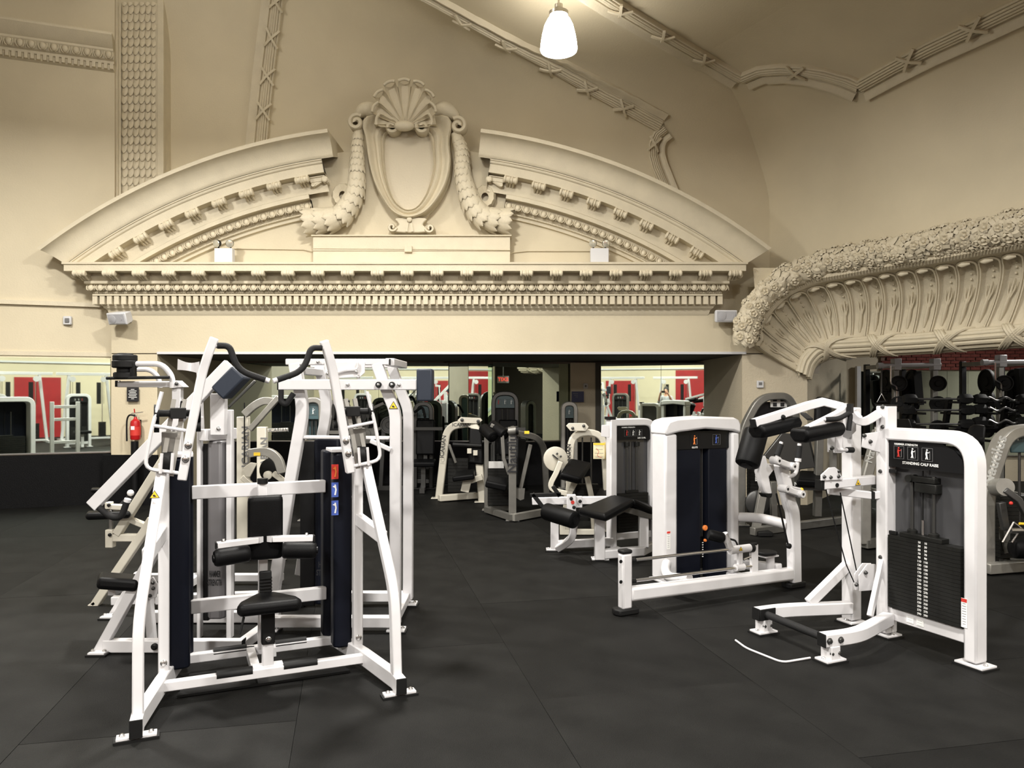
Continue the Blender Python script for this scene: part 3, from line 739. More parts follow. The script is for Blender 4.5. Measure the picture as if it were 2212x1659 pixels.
dg_ = [0, 4, 7, 9, 11, 13, 15, 18, 21, 25, 30, 38, 46, 54, 62, 70, 78, 84, 90]
cn = struct(MB().grid([[cove(at_len(l), math.radians(g), scoop(l, g)) for g in dg_] for l in ll_]).build('trim_13', 'ornament', sharp=60), 'deep fluted plaster cove over the side opening, edged with flowers and reeds')
# closing end and back of the cove
endp = [cove(0, math.pi / 2 * k / 12) for k in range(13)]
MB().prism(endp + [pin[0] + UP * .0 + Vector((0, .12, 0)), pst[0] + Vector((0, .35, 0))], (-.005, .0, .02)).build('end_cap', 'ornament', cn)
MB().grid([[pin[i], pin[i] + NO * .35 + UP * .0] for i in range(NN)]).build('inner_lip', 'grey_wall', cn)
# wall face from garland up to the plain wall
MB().grid([[pst[i] + NO * .02, Vector((*(po[i] + NO * .14).xy, max(3.3, po[i].z + .2)))] for i in range(NN)]).build('wall_strip', 'plaster', cn)
# leaf strip
m = MB().grid([[pst[i] + (pst[i] - pin[i]).normalized() * a + NO * b for a, b in ((.10, .02), (.10, -.03), (.06, -.055), (.0, -.03), (-.01, .03))] for i in range(NN)]); m.build('leaf_strip', 'ornament', cn, sharp=60)
nb = MB(); 
for k in range(150):
    i = (NN - 1) * k / 149; i0 = int(i); t = (pst[min(NN - 1, i0 + 1)] - pst[max(0, i0 - 1)]).normalized(); p = pst[i0].lerp(pst[min(NN - 1, i0 + 1)], i - i0); ud = (p - pin[i0]).normalized()
    nb.tube([p + ud * .095 - NO * .035, p + ud * .05 + t * .02 - NO * .06, p - NO * .03], [.006, .014, .004], 5)
o = nb.build('leaf_edging', 'ornament', cn); o['kind'] = 'stuff'
# flutes: rounded head, two ribs, husk drop and beads
for k in range(nf):
    i0, i1 = at_len(k * fw + .015), at_len((k + 1) * fw - .015); ic = at_len((k + .5) * fw); m = MB()
    L = [cove(i0, math.radians(84 - 8 * q), .012) for q in range(9)] + [cove(i0 + (ic - i0) * (1 - math.cos(a)), math.radians(20 - 11 * math.sin(a)), .014) for a in (.4, .8, 1.2, 1.57)]
    Rr = [cove(i1, math.radians(84 - 8 * q), .012) for q in range(9)] + [cove(i1 - (i1 - ic) * (1 - math.cos(a)), math.radians(20 - 11 * math.sin(a)), .014) for a in (.4, .8, 1.2, 1.57)]
    m.tube(L + Rr[::-1][1:], .011, 5)
    m.tube([cove(ic + (i0 - ic) * .6, math.radians(13), .03), cove(ic, math.radians(9), .05), cove(ic + (i1 - ic) * .6, math.radians(13), .03)], [.012, .03, .012], 6)
    m.tube([cove(ic, math.radians(80), -.005), cove(ic, math.radians(72), -.005), cove(ic, math.radians(60), -.025), cove(ic, math.radians(48), -.04)], [.012, .026, .016, .004], 6)
    for sg in (-.35, .35): m.tube([cove(ic, math.radians(66), -.02), cove(ic + sg * (i1 - ic), math.radians(57), -.02), cove(ic + sg * 1.1 * (i1 - ic), math.radians(50), -.025)], [.010, .012, .004], 5)
    for q, rr in ((44, .012), (38, .010), (32, .008)): m.sphere(cove(ic, math.radians(q), -.048), rr * 1.3, 6)
    m.build('flute', 'ornament', cn, sharp=60)
nr_ = MB(); bdn = int(lens[-1] / .055)
for k in range(bdn): nr_.sphere(cove(at_len(k * .055), math.radians(86.5) - (.05 if k % 5 == 2 else 0), .012), .020 if k % 5 == 2 else .014, 6)
o = nr_.build('berry_row', 'ornament', cn); o['kind'] = 'stuff'
for k in range(int(lens[-1] / .2)):
    c0 = at_len(k * .2 + .1); m = MB(); m.tube([cove(at_len(k * .2 + .1 - .095 * math.cos(a)), math.radians(88), .006) - UP * (.09 * math.sin(a)) + NO * (-.012) for a in [math.pi * q / 8 for q in range(9)]], .007, 4); m.build('scallop', 'ornament', cn)
# reed bundle below the cove with crossed ribbons
def reedpt(i, a, r=.15):
    i = max(0, min(NN - 1, i)); i0 = int(i); i1 = min(NN - 1, i0 + 1); f = i - i0; p = pin[i0].lerp(pin[i1], f); o = pst[i0].lerp(pst[i1], f); ud = (o - p).normalized(); n = nloc(i); c = p + n * .04 - ud * .06
    return c + (-n * math.cos(a) + ud * math.sin(a)) * r
for q in range(6):
    a = math.radians(-78 + q * 29); MB().tube([reedpt(i, a, .125) for i in range(NN)], .034, 8).build('reed', 'ornament', cn)
MB().grid([[reedpt(i, math.radians(a), .13) for a in range(-95, 100, 15)] for i in range(NN)]).build('reed_core', 'ornament', cn)
for px in (1787, 1910, 2058, 2205, 2390):
    i = min(range(NN), key=lambda q: abs(CX + FPX * pin[q].x / pin[q].y - px)); m = MB()
    di = .20 / max(1e-6, (pin[min(NN - 1, i + 1)] - pin[i - 1]).length / 2)
    for sg in (-1, 1):
        for o3 in (-.2, 0, .2):
            m.tube([reedpt(i + sg * di * (t - .1 + o3 * .9), math.radians(95 - 170 * (t * .5 + .5)), .168) for t in [-1 + q * .2 for q in range(11)]], [.012 + .012 * math.cos(t * 1.4) for t in [-1 + q * .2 for q in range(11)]], 6)
    m.build('ribbon_cross', 'ornament', cn)
# garland of flowers and leaves
MB().tube([p + nloc(i) * .05 for i, p in enumerate(po)], .135, 10).build('garland_core', 'ornament', cn)
fl_ = MB()
for k in range(5):
    a = 2 * math.pi * k / 5; d = Vector((math.cos(a), math.sin(a), 0)); s = Vector((-d.y, d.x, 0))
    fl_.grid([[d * r + s * (w_ * x) + Vector((0, 0, z + .12 * (1 - x * x))) for x in (-1, -.4, .4, 1)] for r, w_, z in ((.1, .12, .1), (.55, .42, .32), (.95, .38, .18), (1.05, .12, -.05))])
    d2 = Vector((math.cos(a + .6), math.sin(a + .6), 0)); s2 = Vector((-d2.y, d2.x, 0))
    fl_.grid([[d2 * r + s2 * (w_ * x) + Vector((0, 0, z + .1 * (1 - x * x))) for x in (-1, 0, 1)] for r, w_, z in ((.05, .1, .3), (.4, .3, .55), (.6, .12, .42))])
fl_.sphere((0, 0, .45), .22, 8)
flm = fl_.mesh('flower', 'ornament', sharp=45)
gl = [0]
for a, b in zip(po[:-1], po[1:]): gl.append(gl[-1] + (b - a).length)
def gpt(d):
    j = 0
    while j < len(gl) - 2 and gl[j + 1] < d: j += 1
    t = (d - gl[j]) / max(1e-9, gl[j + 1] - gl[j]); return po[j].lerp(po[j + 1], t), (po[j + 1] - po[j]).normalized(), nloc(j + t)
rg = random.Random(3); nfl = 0
for rowi in range(5):
    dd = rg.uniform(0, .05)
    while dd < gl[-1]:
        p, t, nl = gpt(dd); s = t.cross(nl).normalized(); a = math.radians(-72 + rowi * 36 + rg.uniform(-9, 9)); rd = (-nl * math.cos(a) + s * math.sin(a)).normalized()
        sz = rg.uniform(.07, .115); c = p + nl * .05 + rd * .125; x = t
        if rg.random() < .55:
            ang = rg.uniform(0, 6.28); x = (t * math.cos(ang) + t.cross(rd) * math.sin(ang)); y = rd.cross(x); inst('flower', flm, cn, frame(c, x * sz, y * sz, rd * sz * 1.25))
        else:
            ang = rg.uniform(-.9, .9); y = (t * math.cos(ang) + t.cross(rd) * math.sin(ang)); x = y.cross(rd); inst('leaf', lfm, cn, frame(c - y * sz * .6, x * sz * 1.3, y * sz * 1.9, rd * sz * 1.2))
        nfl += 1; dd += sz * rg.uniform(1.0, 1.35)
fruit = MB()
for k in range(500):
    p, t, nl = gpt(rg.uniform(0, gl[-1])); s = t.cross(nl).normalized(); a = math.radians(rg.uniform(-85, 85)); rd = (-nl * math.cos(a) + s * math.sin(a)); fruit.sphere(p + nl * .05 + rd * .155, rg.uniform(.014, .03), 6)
o = fruit.build('berries', 'ornament', cn); o['kind'] = 'stuff'

# ================================================================ WALL FITTINGS
def em_light(px, label):
    c = P(px, 548, 10.5); t = thing('emergency_light', label, 'emergency light', (c.x, 10.52, 3.365), 'twin-head emergency lights on the entablature')
    z = 3.365; MB().span((c.x - .125, 10.47, z), (c.x + .125, 10.57, z + .215)).build('housing', 'plastic_white', t, bevel=.006)
    for sg in (-1, 1):
        h = Vector((c.x + sg * .085, 10.50, z + .285)); d = Vector((sg * .25 - .1, -1, -.25)).normalized()
        MB().lathe(h - d * .04, d, [(.02, 0), (.045, .02), (.055, .06), (.055, .075)], 16).build('lamp_head', 'black_plastic', t)
        MB().lathe(h + d * .036, d, [(.053, 0), (.045, .01), (.02, .016)], 16).build('lens', 'bulb_glass', t)
        MB().cyl((h.x, 10.52, z + .21), h - d * .02, .012, 8).build('stalk', 'black_plastic', t)
em_light(484, 'twin-head emergency light left of the plinth'); em_light(1295, 'twin-head emergency light right of the plinth')
y = 10.68
def conduit(pp, label):
    tag(MB().tube(pp, .007, 6).build('conduit', 'ornament'), label, 'conduit', 'painted conduits on the pediment')
conduit([P(503, 537, 10.68), P(600, 538, 10.68), P(655, 539, 10.68), P(676, 543, 10.66)], 'thin conduit from the left emergency light to the plinth')
conduit([P(1102, 548, 10.66), P(1110, 545, 10.68), P(1140, 542, 10.68), P(1276, 542, 10.68)], 'thin conduit from the plinth to the right emergency light')
conduit([P(676, 536.5, 10.494), P(873, 538, 10.494)], 'conduit along the plinth left of its junction box')
conduit([P(891, 538, 10.494), P(1102, 540, 10.494)], 'conduit along the plinth right of its junction box')
c = P(882, 538, 10.47); tag(MB().box((c.x, 10.475, c.z), (.105, .05, .085)).build('junction_box', 'ornament', bevel=.006), 'small square junction box in the middle of the plinth', 'junction box')
def speaker(c, d, label, flip):
    d = Vector(d).normalized(); x = UP.cross(d).normalized() * -1; u = d.cross(x) * -1
    if u.z < 0: u = -u
    t = thing('wall_speaker', label, 'speaker', c, 'white wall speakers')
    M = Matrix((x, u, d)).transposed(); m = MB()
    m.add([Vector(c) + M @ Vector(q) for q in [(-.155, -.085, .0), (.155, -.085, .0), (.155, .085, .0), (-.155, .085, .0), (-.115, -.07, -.17), (.115, -.07, -.17), (.115, .07, -.17), (-.115, .07, -.17)]], [(0, 1, 2, 3), (4, 7, 6, 5), (0, 4, 5, 1), (1, 5, 6, 2), (2, 6, 7, 3), (3, 7, 4, 0)])
    m.build('cabinet', 'plastic_white', t, bevel=.012)
    g = MB().box(Vector(c) + d * .004, (.26, .135, .012), M); g.build('grille', 'speaker_grille', t, bevel=.004)
    MB().lathe(Vector(c) + x * .06 * flip + d * .008, d, [(.055, 0), (.055, .006), (.05, .008)], 20).build('woofer', 'speaker_grille', t)
    MB().lathe(Vector(c) - x * .08 * flip + d * .008, d, [(.018, 0), (.018, .006)], 14).build('tweeter', 'speaker_grille', t)
    e = Vector((c[0] + (.06 if d.x < 0 else -.06), YW, c[2])); MB().bar([Vector(c) - d * .15, e], .03, .05).build('bracket', 'plastic_white', t)
speaker(P(252, 689, 10.42), (-.25, -1, -.35), 'white wall speaker left of the pediment, tilted down', 1)
speaker(P(1569, 683, 10.45), (.05, -1, -.08), 'white wall speaker by the flowered cove', 1)
c = lw(146, 1.6 + (846 - 693) / FPX * 10.7, .03)
t = thing('motion_detector', 'small white motion detector on the left wall', 'detector', c)
MB().box(c, (.11, .05, .12)).build('body', 'plastic_white', t, bevel=.01); MB().box(c + Vector((.01, -.03, .0)), (.06, .02, .06)).build('sensor_window', 'ink_grey', t, bevel=.006)
# thermostat and notices
c = P(1642, 830, 10.7); t = thing('thermostat', 'white thermostat on the right pier', 'thermostat', c)
MB().box(c, (.095, .025, .10)).build('body', 'plastic_white', t, bevel=.005); MB().box(c + Vector((0, -.014, .008)), (.045, .006, .04)).build('screen', 'ink_grey', t)
c = P(1265, 834, 13.15); t = thing('thermostat', 'small white thermostat above the blue notice', 'thermostat', c)
MB().box(c, (.075, .025, .09)).build('body', 'plastic_white', t, bevel=.005); MB().box(c + Vector((.0, -.014, .0)), (.03, .006, .035)).build('screen', 'ink_grey', t)
c = P(1248, 857, 13.12); t = thing('notice', 'dark blue notice on the painted pier', 'sign', c)
MB().box(c, (.21, .012, .185)).build('board', 'sign_blue', t)
for k in range(3): MB().box(c + Vector((-.04 + .012 * k, -.007, .055 - k * .03)), (.09 - .024 * k, .002, .008)).build('print_line', 'ink_grey', t)
c = P(287, 852, 10.66); t = thing('notice', 'black notice with white lettering above the fire extinguisher', 'sign', c)
MB().box(c, (.165, .012, .20)).build('board', 'ink_black', t)
for k in range(7): MB().box(c + Vector((0, -.007, .07 - k * .022)), ((.05, .11, .09, .12, .10, .12, .04)[k], .002, .008)).build('print_line', 'ink_white', t)
# fire extinguisher with black hose
c = P(288, 975, 10.52); bx = c.x; t = thing('fire_extinguisher', 'red fire extinguisher hanging on the left pier', 'fire extinguisher', (bx, 10.58, c.z + .05))
z0 = P(288, 950, 10.55).z
MB().lathe((bx, 10.58, z0 - .0), UP, [(.06, 0), (.068, .015), (.068, .22), (.06, .26), (.03, .285), (.02, .30), (.02, .32)], 20).build('cylinder', 'ext_red', t)
MB().lathe((bx, 10.58, z0 + .06), UP, [(.0695, 0), (.0695, .12)], 20).build('label_band', 'ink_red', t)
MB().box((bx - .005, 10.512, z0 + .165), (.05, .004, .05)).build('label_card', 'ink_white', t)
MB().box((bx, 10.58, z0 + .335), (.035, .035, .04)).build('valve', 'steel', t, bevel=.004)
MB().bar([(bx - .05, 10.57, z0 + .365), (bx + .11, 10.57, z0 + .385)], .02, .012).build('handle', 'steel', t)
MB().bar([(bx - .005, 10.57, z0 + .37), (bx - .012, 10.57, z0 + .43)], .012, .012, up=(0, 1, 0)).build('pin', 'ext_red', t)
MB().tube(catmull([(bx + .0, 10.56, z0 + .335), (bx - .07, 10.55, z0 + .34), (bx - .105, 10.55, z0 + .25), (bx - .105, 10.55, z0 - .02)], 6), .012, 8).build('hose', 'rubber', t)
MB().box((bx, 10.66, z0 + .15), (.05, .08, .25)).build('wall_bracket', 'rubber', t)
tag(MB().lathe((bx + .02, 10.52, 0), UP, [(.07, 0), (.07, .02), (.05, .03), (.05, z0 - .02)], 16).build('waste_tube', 'black_plastic'), 'tall black tube standing below the fire extinguisher', 'tube')
# ================================================================ MACHINE PIECES
def bolt(t, p, d, r=.013, m='dark_steel', nm='bolt'):
    d = Vector(d).normalized(); return MB().lathe(Vector(p) - d * .004, d, [(r * 1.25, 0), (r * 1.25, .006), (r, .008), (r * .8, .016), (r * .3, .018)], 10).build(nm, m, t)
def foot(t, c, x, sx, sy, m='white', z=0.0):
    c = Vector(c); x = Vector(x); x.z = 0; x.normalize(); y = Vector((-x.y, x.x, 0)); M = Matrix((x, y, UP)).transposed()
    f = MB().box((c.x, c.y, z + .017), (sx, sy, .012), M).build('foot_plate', m, t, bevel=.002)
    MB().box((c.x, c.y, z + .006), (sx + .02, sy + .016, .012), M).build('rubber_foot', 'rubber', f)
    for s in (-1, 1): MB().lathe(Vector((c.x, c.y, z + .022)) + x * (s * sx * .36), UP, [(.013, 0), (.013, .007), (.006, .014)], 8).build('bolt', 'steel', f)
    return f
def warn(t, c, x, n, s=.03):
    x = Vector(x).normalized(); n = Vector(n).normalized(); y = n.cross(x).normalized()
    if y.z < 0: y = -y; x = -x
    c = Vector(c) + n * .0015; tri = lambda k, d: [c + y * (s * k) + n * d, c - x * (s * .95 * k) - y * (s * .6 * k) + n * d, c + x * (s * .95 * k) - y * (s * .6 * k) + n * d]
    o = MB().prism(tri(1.15, 0), n * .001).build('warning_sticker', 'ink_black', t)
    MB().prism(tri(.92, .0011), n * .001).build('sticker_face', 'ink_yellow', o)
    MB().prism([c + n * .0022 + x * (s * a) + y * (s * b) for a, b in ((-.35, .02), (-.05, .18), (.1, -.05), (.38, -.2), (.2, -.38), (-.25, -.3))], n * .0008).build('pictogram', 'ink_black', o)
def label_strip(t, c, x, y, w_, h, m='ink_white', head=None, lines=0):
    x = Vector(x).normalized(); y = Vector(y).normalized(); n = x.cross(y).normalized(); M = Matrix((x, y, n)).transposed(); c = Vector(c)
    o = MB().box(c, (w_, h, .002), M).build('sticker', m, t)
    if head: MB().box(c + y * h * .43 + n * .0015, (w_ * .96, h * .12, .001), M).build('sticker_head', head, o)
    for k in range(lines): MB().box(c + y * (h * (.32 - .7 * k / max(1, lines - 1))) + n * .0014, (w_ * random.uniform(.5, .8), h * .018, .0006), M).build('print_line', 'ink_grey', o)
    return o
def roller(t, a, b, r, nm='roller_pad', m='vinyl'):
    a = Vector(a); b = Vector(b); d = (b - a); L = d.length
    o = MB().lathe(a, d, [(r * .3, 0), (r * .8, .002), (r * .96, .012), (r, .03), (r, L - .03), (r * .96, L - .012), (r * .8, L - .002), (r * .3, L)], 24).build(nm, m, t)
    MB().lathe(b, d, [(r * .45, -.001), (r * .45, .006), (r * .3, .008)], 16).build('end_cap', 'black_plastic', o); return o
def stack(t, c, x, sx, sy, z0, n, ph, y=None, nums=True, numw=.018, m='stack', num0=10, step=20):
    """weight stack: n plates, each its own piece, x along the plate front; front faces y"""
    x = Vector(x).normalized(); y = Vector((-x.y, x.x, 0)) if y is None else Vector(y).normalized(); M = Matrix((x, y, UP)).transposed()
    me = MB().box((0, 0, 0), (sx, sy, ph * .93)).mesh('weight_plate', m); c = Vector(c)
    for k in range(n):
        pc = Vector((c.x, c.y, z0 + ph * (k + .5))); inst('weight_plate', me, t, frame(pc, x, y, UP))
        if nums:
            s = str(num0 + step * (n - 1 - k))
            for sg in (-1, 1): text('number', s, numw, 'ink_white', t, frame(pc - y * (sy / 2 + .001) + x * (sg * numw * 1.15), x, UP, -y), .0004)
    return z0 + ph * n
def icons(t, c, x, y, n, cols, sz, gap, m_edge='ink_grey', figs=()):
    x = Vector(x).normalized(); y = Vector(y).normalized(); n = Vector(n).normalized(); c = Vector(c)
    for k in range(cols):
        q = c + x * ((k - (cols - 1) / 2) * (sz + gap)) + n * .0015; h = sz / 2; pts = [(-h, -h * 1.1), (h, -h * 1.1), (h, h * 1.1), (-h, h * 1.1)]
        o = MB().tube([q + x * a + y * b for a, b in pts], sz * .02, 4, closed=True).build('icon_frame', m_edge, t)
        col_ = figs[k] if k < len(figs) else 'ink_grey'
        f = MB(); r = lambda a, b: q + x * (a * h) + y * (b * h)
        f.tube([r(-.1, .55), r(-.15, .1), r(-.1, -.25), r(.05, -.8)], [h * .12, h * .16, h * .13, h * .08], 5); f.tube([r(-.12, .35), r(.25, .3), r(.4, .5)], h * .07, 5); f.tube([r(-.1, -.25), r(-.3, -.8)], h * .08, 5)
        f.sphere(r(-.05, .78), h * .15, 8); f.build('figure', col_, o)
        f = MB(); f.tube([r(.5, .6), r(.5, -.8), r(.2, -.8)], h * .05, 4); f.build('figure_frame', 'ink_grey', o)
def cushion(t, nm, quad, th, m='vinyl', bev=.025):
    """padded cushion on four corner points (near-left, near-right, far-right, far-left), th thick below them"""
    q = [Vector(p) for p in quad]; n = (q[1] - q[0]).cross(q[3] - q[0]).normalized()
    if n.z < 0: n = -n
    return MB().prism(q, -n * th).build(nm, m, t, bevel=min(bev, th * .45), seg=3)
def plate_disc(t, c, ax, r, th, m='rubber', nm='weight_disc'):
    return MB().lathe(Vector(c) - Vector(ax).normalized() * th / 2, ax, [(r * .12, 0), (r * .35, 0), (r * .4, th * .25), (r * .8, th * .25), (r * .84, 0), (r * .98, 0), (r, th * .15), (r, th * .85), (r * .98, th), (r * .84, th), (r * .8, th * .75), (r * .4, th * .75), (r * .35, th), (r * .12, th)], 22).build(nm, m, t)
def arch_tower(t, pl, pr, h, tw, td, m, rad=.12, panel='smoke_panel', nplates=14, plh=.022, placard='black_plastic', z_bot=.10, feet=True, nums=False, mid=True, stack_w=.75, figs=('ink_red', 'ink_white', 'ink_white'), placard_h=.17, both=True):
    """weight tower: arch frame, rear panel, guide rods, stack, placard. front faces -v"""
    pl = Vector(pl); pr = Vector(pr); pl.z = pr.z = 0; u = (pr - pl).normalized(); v = Vector((-u.y, u.x, 0)); W_ = (pr - pl).length
    cs = fillet([pl + UP * .02, pl + UP * h, pr + UP * h, pr + UP * .02], rad, 6) if both else [pl + UP * .02, pl + UP * h] + fillet([pl + UP * h, pr + UP * h, pr + UP * .02], rad, 6)[1:]
    MB().sweep(cs, [(-tw / 2, -td / 2), (tw / 2, -td / 2), (tw / 2, td / 2), (-tw / 2, td / 2)], up=v).build('arch_frame', m, t, bevel=.012)
    MB().bar([pl + UP * (z_bot + .03) + u * tw * .4, pr + UP * (z_bot + .03) - u * tw * .4], td * .8, .07).build('bottom_rail', m, t, bevel=.006)
    if feet:
        for p in (pl, pr): foot(t, p, u, tw + .08, td + .05, m)
    c = (pl + pr) / 2; n = -v
    if panel: MB().box(c + v * (td * .30) + UP * ((h + z_bot) / 2), (W_ - tw * .5, .008, h - z_bot - .05), Matrix((u, v, UP)).transposed()).build('rear_panel', panel, t)
    if placard:
        po_ = MB().box(c - v * (td * .22) + UP * (h - tw / 2 - placard_h / 2), (W_ - tw * .6, .006, placard_h), Matrix((u, v, UP)).transposed()).build('placard', placard, t)
        icons(t, c - v * (td * .22 + .004) + UP * (h - tw / 2 - placard_h * .52), u, UP, n, 3, placard_h * .42, placard_h * .1, figs=figs)
    for s in (-1, 1): MB().cyl(c + u * (s * W_ * .12) + UP * (z_bot + .06), c + u * (s * W_ * .12) + UP * (h - tw / 2 - placard_h - .02), .010, 8).build('guide_rod', 'dark_steel', t)
    MB().cyl(c + UP * (z_bot + .06), c + UP * (h - tw / 2 - placard_h - .02), .004, 6).build('cable', 'rubber', t)
    zt = stack(t, c, u, W_ * stack_w, td * .5, z_bot + .07, nplates, plh, nums=nums, y=v)
    MB().box(c + UP * (zt + .015), (W_ * .3, td * .3, .03), Matrix((u, v, UP)).transposed()).build('top_plate', 'stack', t, bevel=.003)
    return u, v, c, W_
# ================================================================ LAT PULLDOWN, NEAR LEFT
FL_, FR_ = G(275, 1600), G(850, 1505); F1 = Fr((FL_ + FR_) / 2, FR_ - FL_); A0 = .035
t = thing('pulldown_machine', 'white twin-stack pulldown machine nearest the viewer, black seat and raised handles', 'gym machine', F1.p(A0, .4, 0))
def p1(s, a, b, z): return F1.p(A0 + s * a, b, z)
u, v = F1.u, F1.v
for s in (-1, 1):
    f = foot(t, p1(s, .62, 0, 0), u, .17, .055)
    MB().bar([p1(s, .622, -.035, .06), p1(s, .617, .06, .065), p1(s, .53, .42, .085), p1(s, .40, .97, .085)], .055, .085).build('base_beam', 'white', t, bevel=.006)
    MB().bar([p1(s, .622, -.040, .06), p1(s, .622, -.034, .06)], .056, .086).build('end_cap', 'rubber', t, bevel=.003)
    MB().bar(fillet([p1(s, .617, .05, .09), p1(s, .617, .09, .517), p1(s, .522, .36, 1.20)], .12, 4), .05, .062, up=v).build('front_upright', 'white', t, bevel=.006)
    MB().bar([p1(s, .515, .535, .10), p1(s, .515, .535, 1.22)], .055, .055, up=v).build('rear_upright', 'white', t, bevel=.006)
    bolt(t, p1(s, .515, .505, .17), -v, .014, 'steel')
    MB().bar([p1(s, .585, .20, .80), p1(s, .515, .54, .86)], .045, .07).build('side_brace', 'white', t, bevel=.005)
    # shroud halves and the stack between them
    for (b0, b1, a0, a1) in ((.57, .70, .385, .49), (.79, .93, .365, .47)):
        MB().prism([p1(s, a0, b0 + .02, .10), p1(s, a0 + .03, b0, .10), p1(s, a1, b0, .10), p1(s, a1, b1, .10), p1(s, a0 + .03, b1, .10), p1(s, a0, b1 - .02, .10)], (0, 0, 1.14)).build('stack_shroud', 'navy', t, bevel=.012)
    c = p1(s, .44, .745, 0); stack(t, c, v * -s, .10, .07, .12, 14, .034, nums=False)
    MB().cyl(c + UP * .6, c + UP * 1.2, .009, 8).build('guide_rod', 'dark_steel', t)
    MB().box(p1(s, .43, .66, 1.255), (.12, .18, .02), Matrix((u, v, UP)).transposed()).build('shroud_cap', 'white', t, bevel=.004)
    # pull arm: bent flat bar
    arm = catmull([p1(s, .275, .27, 1.875), p1(s, .305, .28, 1.79), p1(s, .335, .30, 1.68), p1(s, .368, .31, 1.50), p1(s, .395, .315, 1.35), p1(s, .428, .32, 1.15)], 4)
    ao = MB().bar(arm, .045, .055, up=v).build('pull_arm', 'white', t, bevel=.006)
    for z_, a_ in ((1.33, .398), (1.26, .411)): bolt(t, p1(s, a_, .285, z_), -v, .015, 'steel')
    h = fillet([p1(s, .262, .26, 1.835), p1(s, .205, .25, 1.835), p1(s, .165, .25, 1.71), p1(s, .03, .24, 1.662)], .07, 5)
    MB().tube(h, .0165, 10).build('handle_grip', 'grip', t)
    for a, b in ((h[0], h[1]), (h[-1], h[-2])): MB().cyl(a + (a - b).normalized() * .022, a, .014, 10).build('handle_end', 'white', t)
    # pulley cage: rod loop, rung, axle with discs, channel and wheel
    rod = fillet([p1(s, .52, .31, 1.60), p1(s, .565, .31, 1.42), p1(s, .60, .31, 1.215), p1(s, .43, .31, 1.185)], .05, 4)
    MB().tube(rod, .010, 8).build('cage_rod', 'white', t)
    MB().tube([p1(s, .56, .31, 1.43), p1(s, .40, .31, 1.40)], .009, 8).build('cage_rung', 'white', t)
    for a_ in (.465, .515):
        MB().bar([p1(s, a_ + .012, .34, 1.17), p1(s, a_ - .05, .38, 1.56)], .022, .03, up=v).build('pulley_channel', 'silver_light', t)
        MB().tube([p1(s, a_ + .012, .30, 1.19), p1(s, a_ + .005, .30, 1.29)], .008, 6).build('guard_pin', 'white', t)
    MB().box(p1(s, .485, .37, 1.34), (.075, .05, .11), Matrix((u, v, UP)).transposed()).build('pulley_block', 'silver', t, bevel=.004)
    MB().cyl(p1(s, .52, .36, 1.245), p1(s, .475, .36, 1.245), .052, 20).build('pulley_wheel', 'rubber', t)
    MB().cyl(p1(s, .535, .34, 1.49), p1(s, .355, .34, 1.49), .018, 12).build('axle', 'rubber', t)
    MB().box(p1(s, .445, .34, 1.49), (.075, .06, .055), Matrix((u, v, UP)).transposed()).build('axle_block', 'rubber', t, bevel=.004)
    for a_, r_ in ((.545, .045), (.35, .045)):
        for z_ in (1.49, 1.42): MB().cyl(p1(s, a_ - .012, .345, z_), p1(s, a_ + .012, .345, z_), r_ * (1 if z_ > 1.45 else .6), 16).build('bumper_disc', 'rubber', t)
    MB().tube([p1(s, .43, .36, 1.55), p1(s, .46, .74, 1.22)], .005, 6).build('cable', 'rubber', t)
    # lower foot rails with grips
    for b, nm in ((.40, 'front'), (.79, 'rear')):
        MB().tube([p1(s, .08, b, .10), p1(s, .26, b, .10)], .026, 10).build('foot_grip', 'rubber', t)
    # thigh rollers with flat carrier bars
    roller(t, p1(s, .085, .50, .715), p1(s, .27, .47, .705), .047, 'thigh_roller')
    MB().bar([p1(s, .04, .54, .775), p1(s, .255, .50, .770)], .05, .032).build('thigh_bar', 'white', t, bevel=.004)
    MB().bar([p1(s, .255, .50, .770), p1(s, .263, .50, .770)], .052, .034).build('end_cap', 'rubber', t)
    bolt(t, p1(s, .22, .505, .788), UP, .01, 'steel')
    MB().bar([p1(s, .0, .60, .775), p1(s, .05, .54, .775)], .05, .032).build('thigh_bar', 'white', t)
MB().bar([p1(1, -.53, .40, .085), p1(1, .53, .40, .085)], .045, .05).build('front_crossbar', 'white', t, bevel=.005)
MB().bar([p1(1, -.42, .79, .085), p1(1, .42, .79, .085)], .05, .05).build('rear_crossbar', 'white', t, bevel=.005)
MB().bar([p1(1, -.375, .80, 1.025), p1(1, .375, .80, 1.025)], .05, .075).build('upper_crossbar', 'white', t, bevel=.005)
MB().bar([p1(1, -.38, .80, .375), p1(1, .38, .80, .375)], .05, .075).build('middle_crossbar', 'white', t, bevel=.005)
# central mast, chest pad, seat
MB().bar([p1(1, 0, .70, .12), p1(1, 0, .66, .8), p1(1, 0, .70, 1.08)], .05, .05, up=v).build('pad_mast', 'white', t, bevel=.005)
MB().cyl(p1(1, 0, .69, 1.07), p1(1, 0, .69, 1.10), .03, 12).build('mast_cap', 'rubber', t)
pad('chest_pad', p1(1, .005, .585, .835), u, UP, (.19, .36, .07), parent=t, bev=.035)
MB().bar([p1(1, -.06, .79, .085), p1(1, -.06, .40, .085)], .045, .05).build('seat_rail', 'white', t); MB().bar([p1(1, .055, .79, .085), p1(1, .055, .70, .085)], .045, .05).build('seat_rail', 'white', t)
MB().box(p1(1, 0, .42, .105), (.16, .06, .03), Matrix((u, v, UP)).transposed()).build('seat_bracket', 'white', t, bevel=.003)
MB().bar([p1(1, 0, .42, .10), p1(1, 0, .42, .30)], .058, .058, up=v).build('seat_post', 'white', t, bevel=.006)
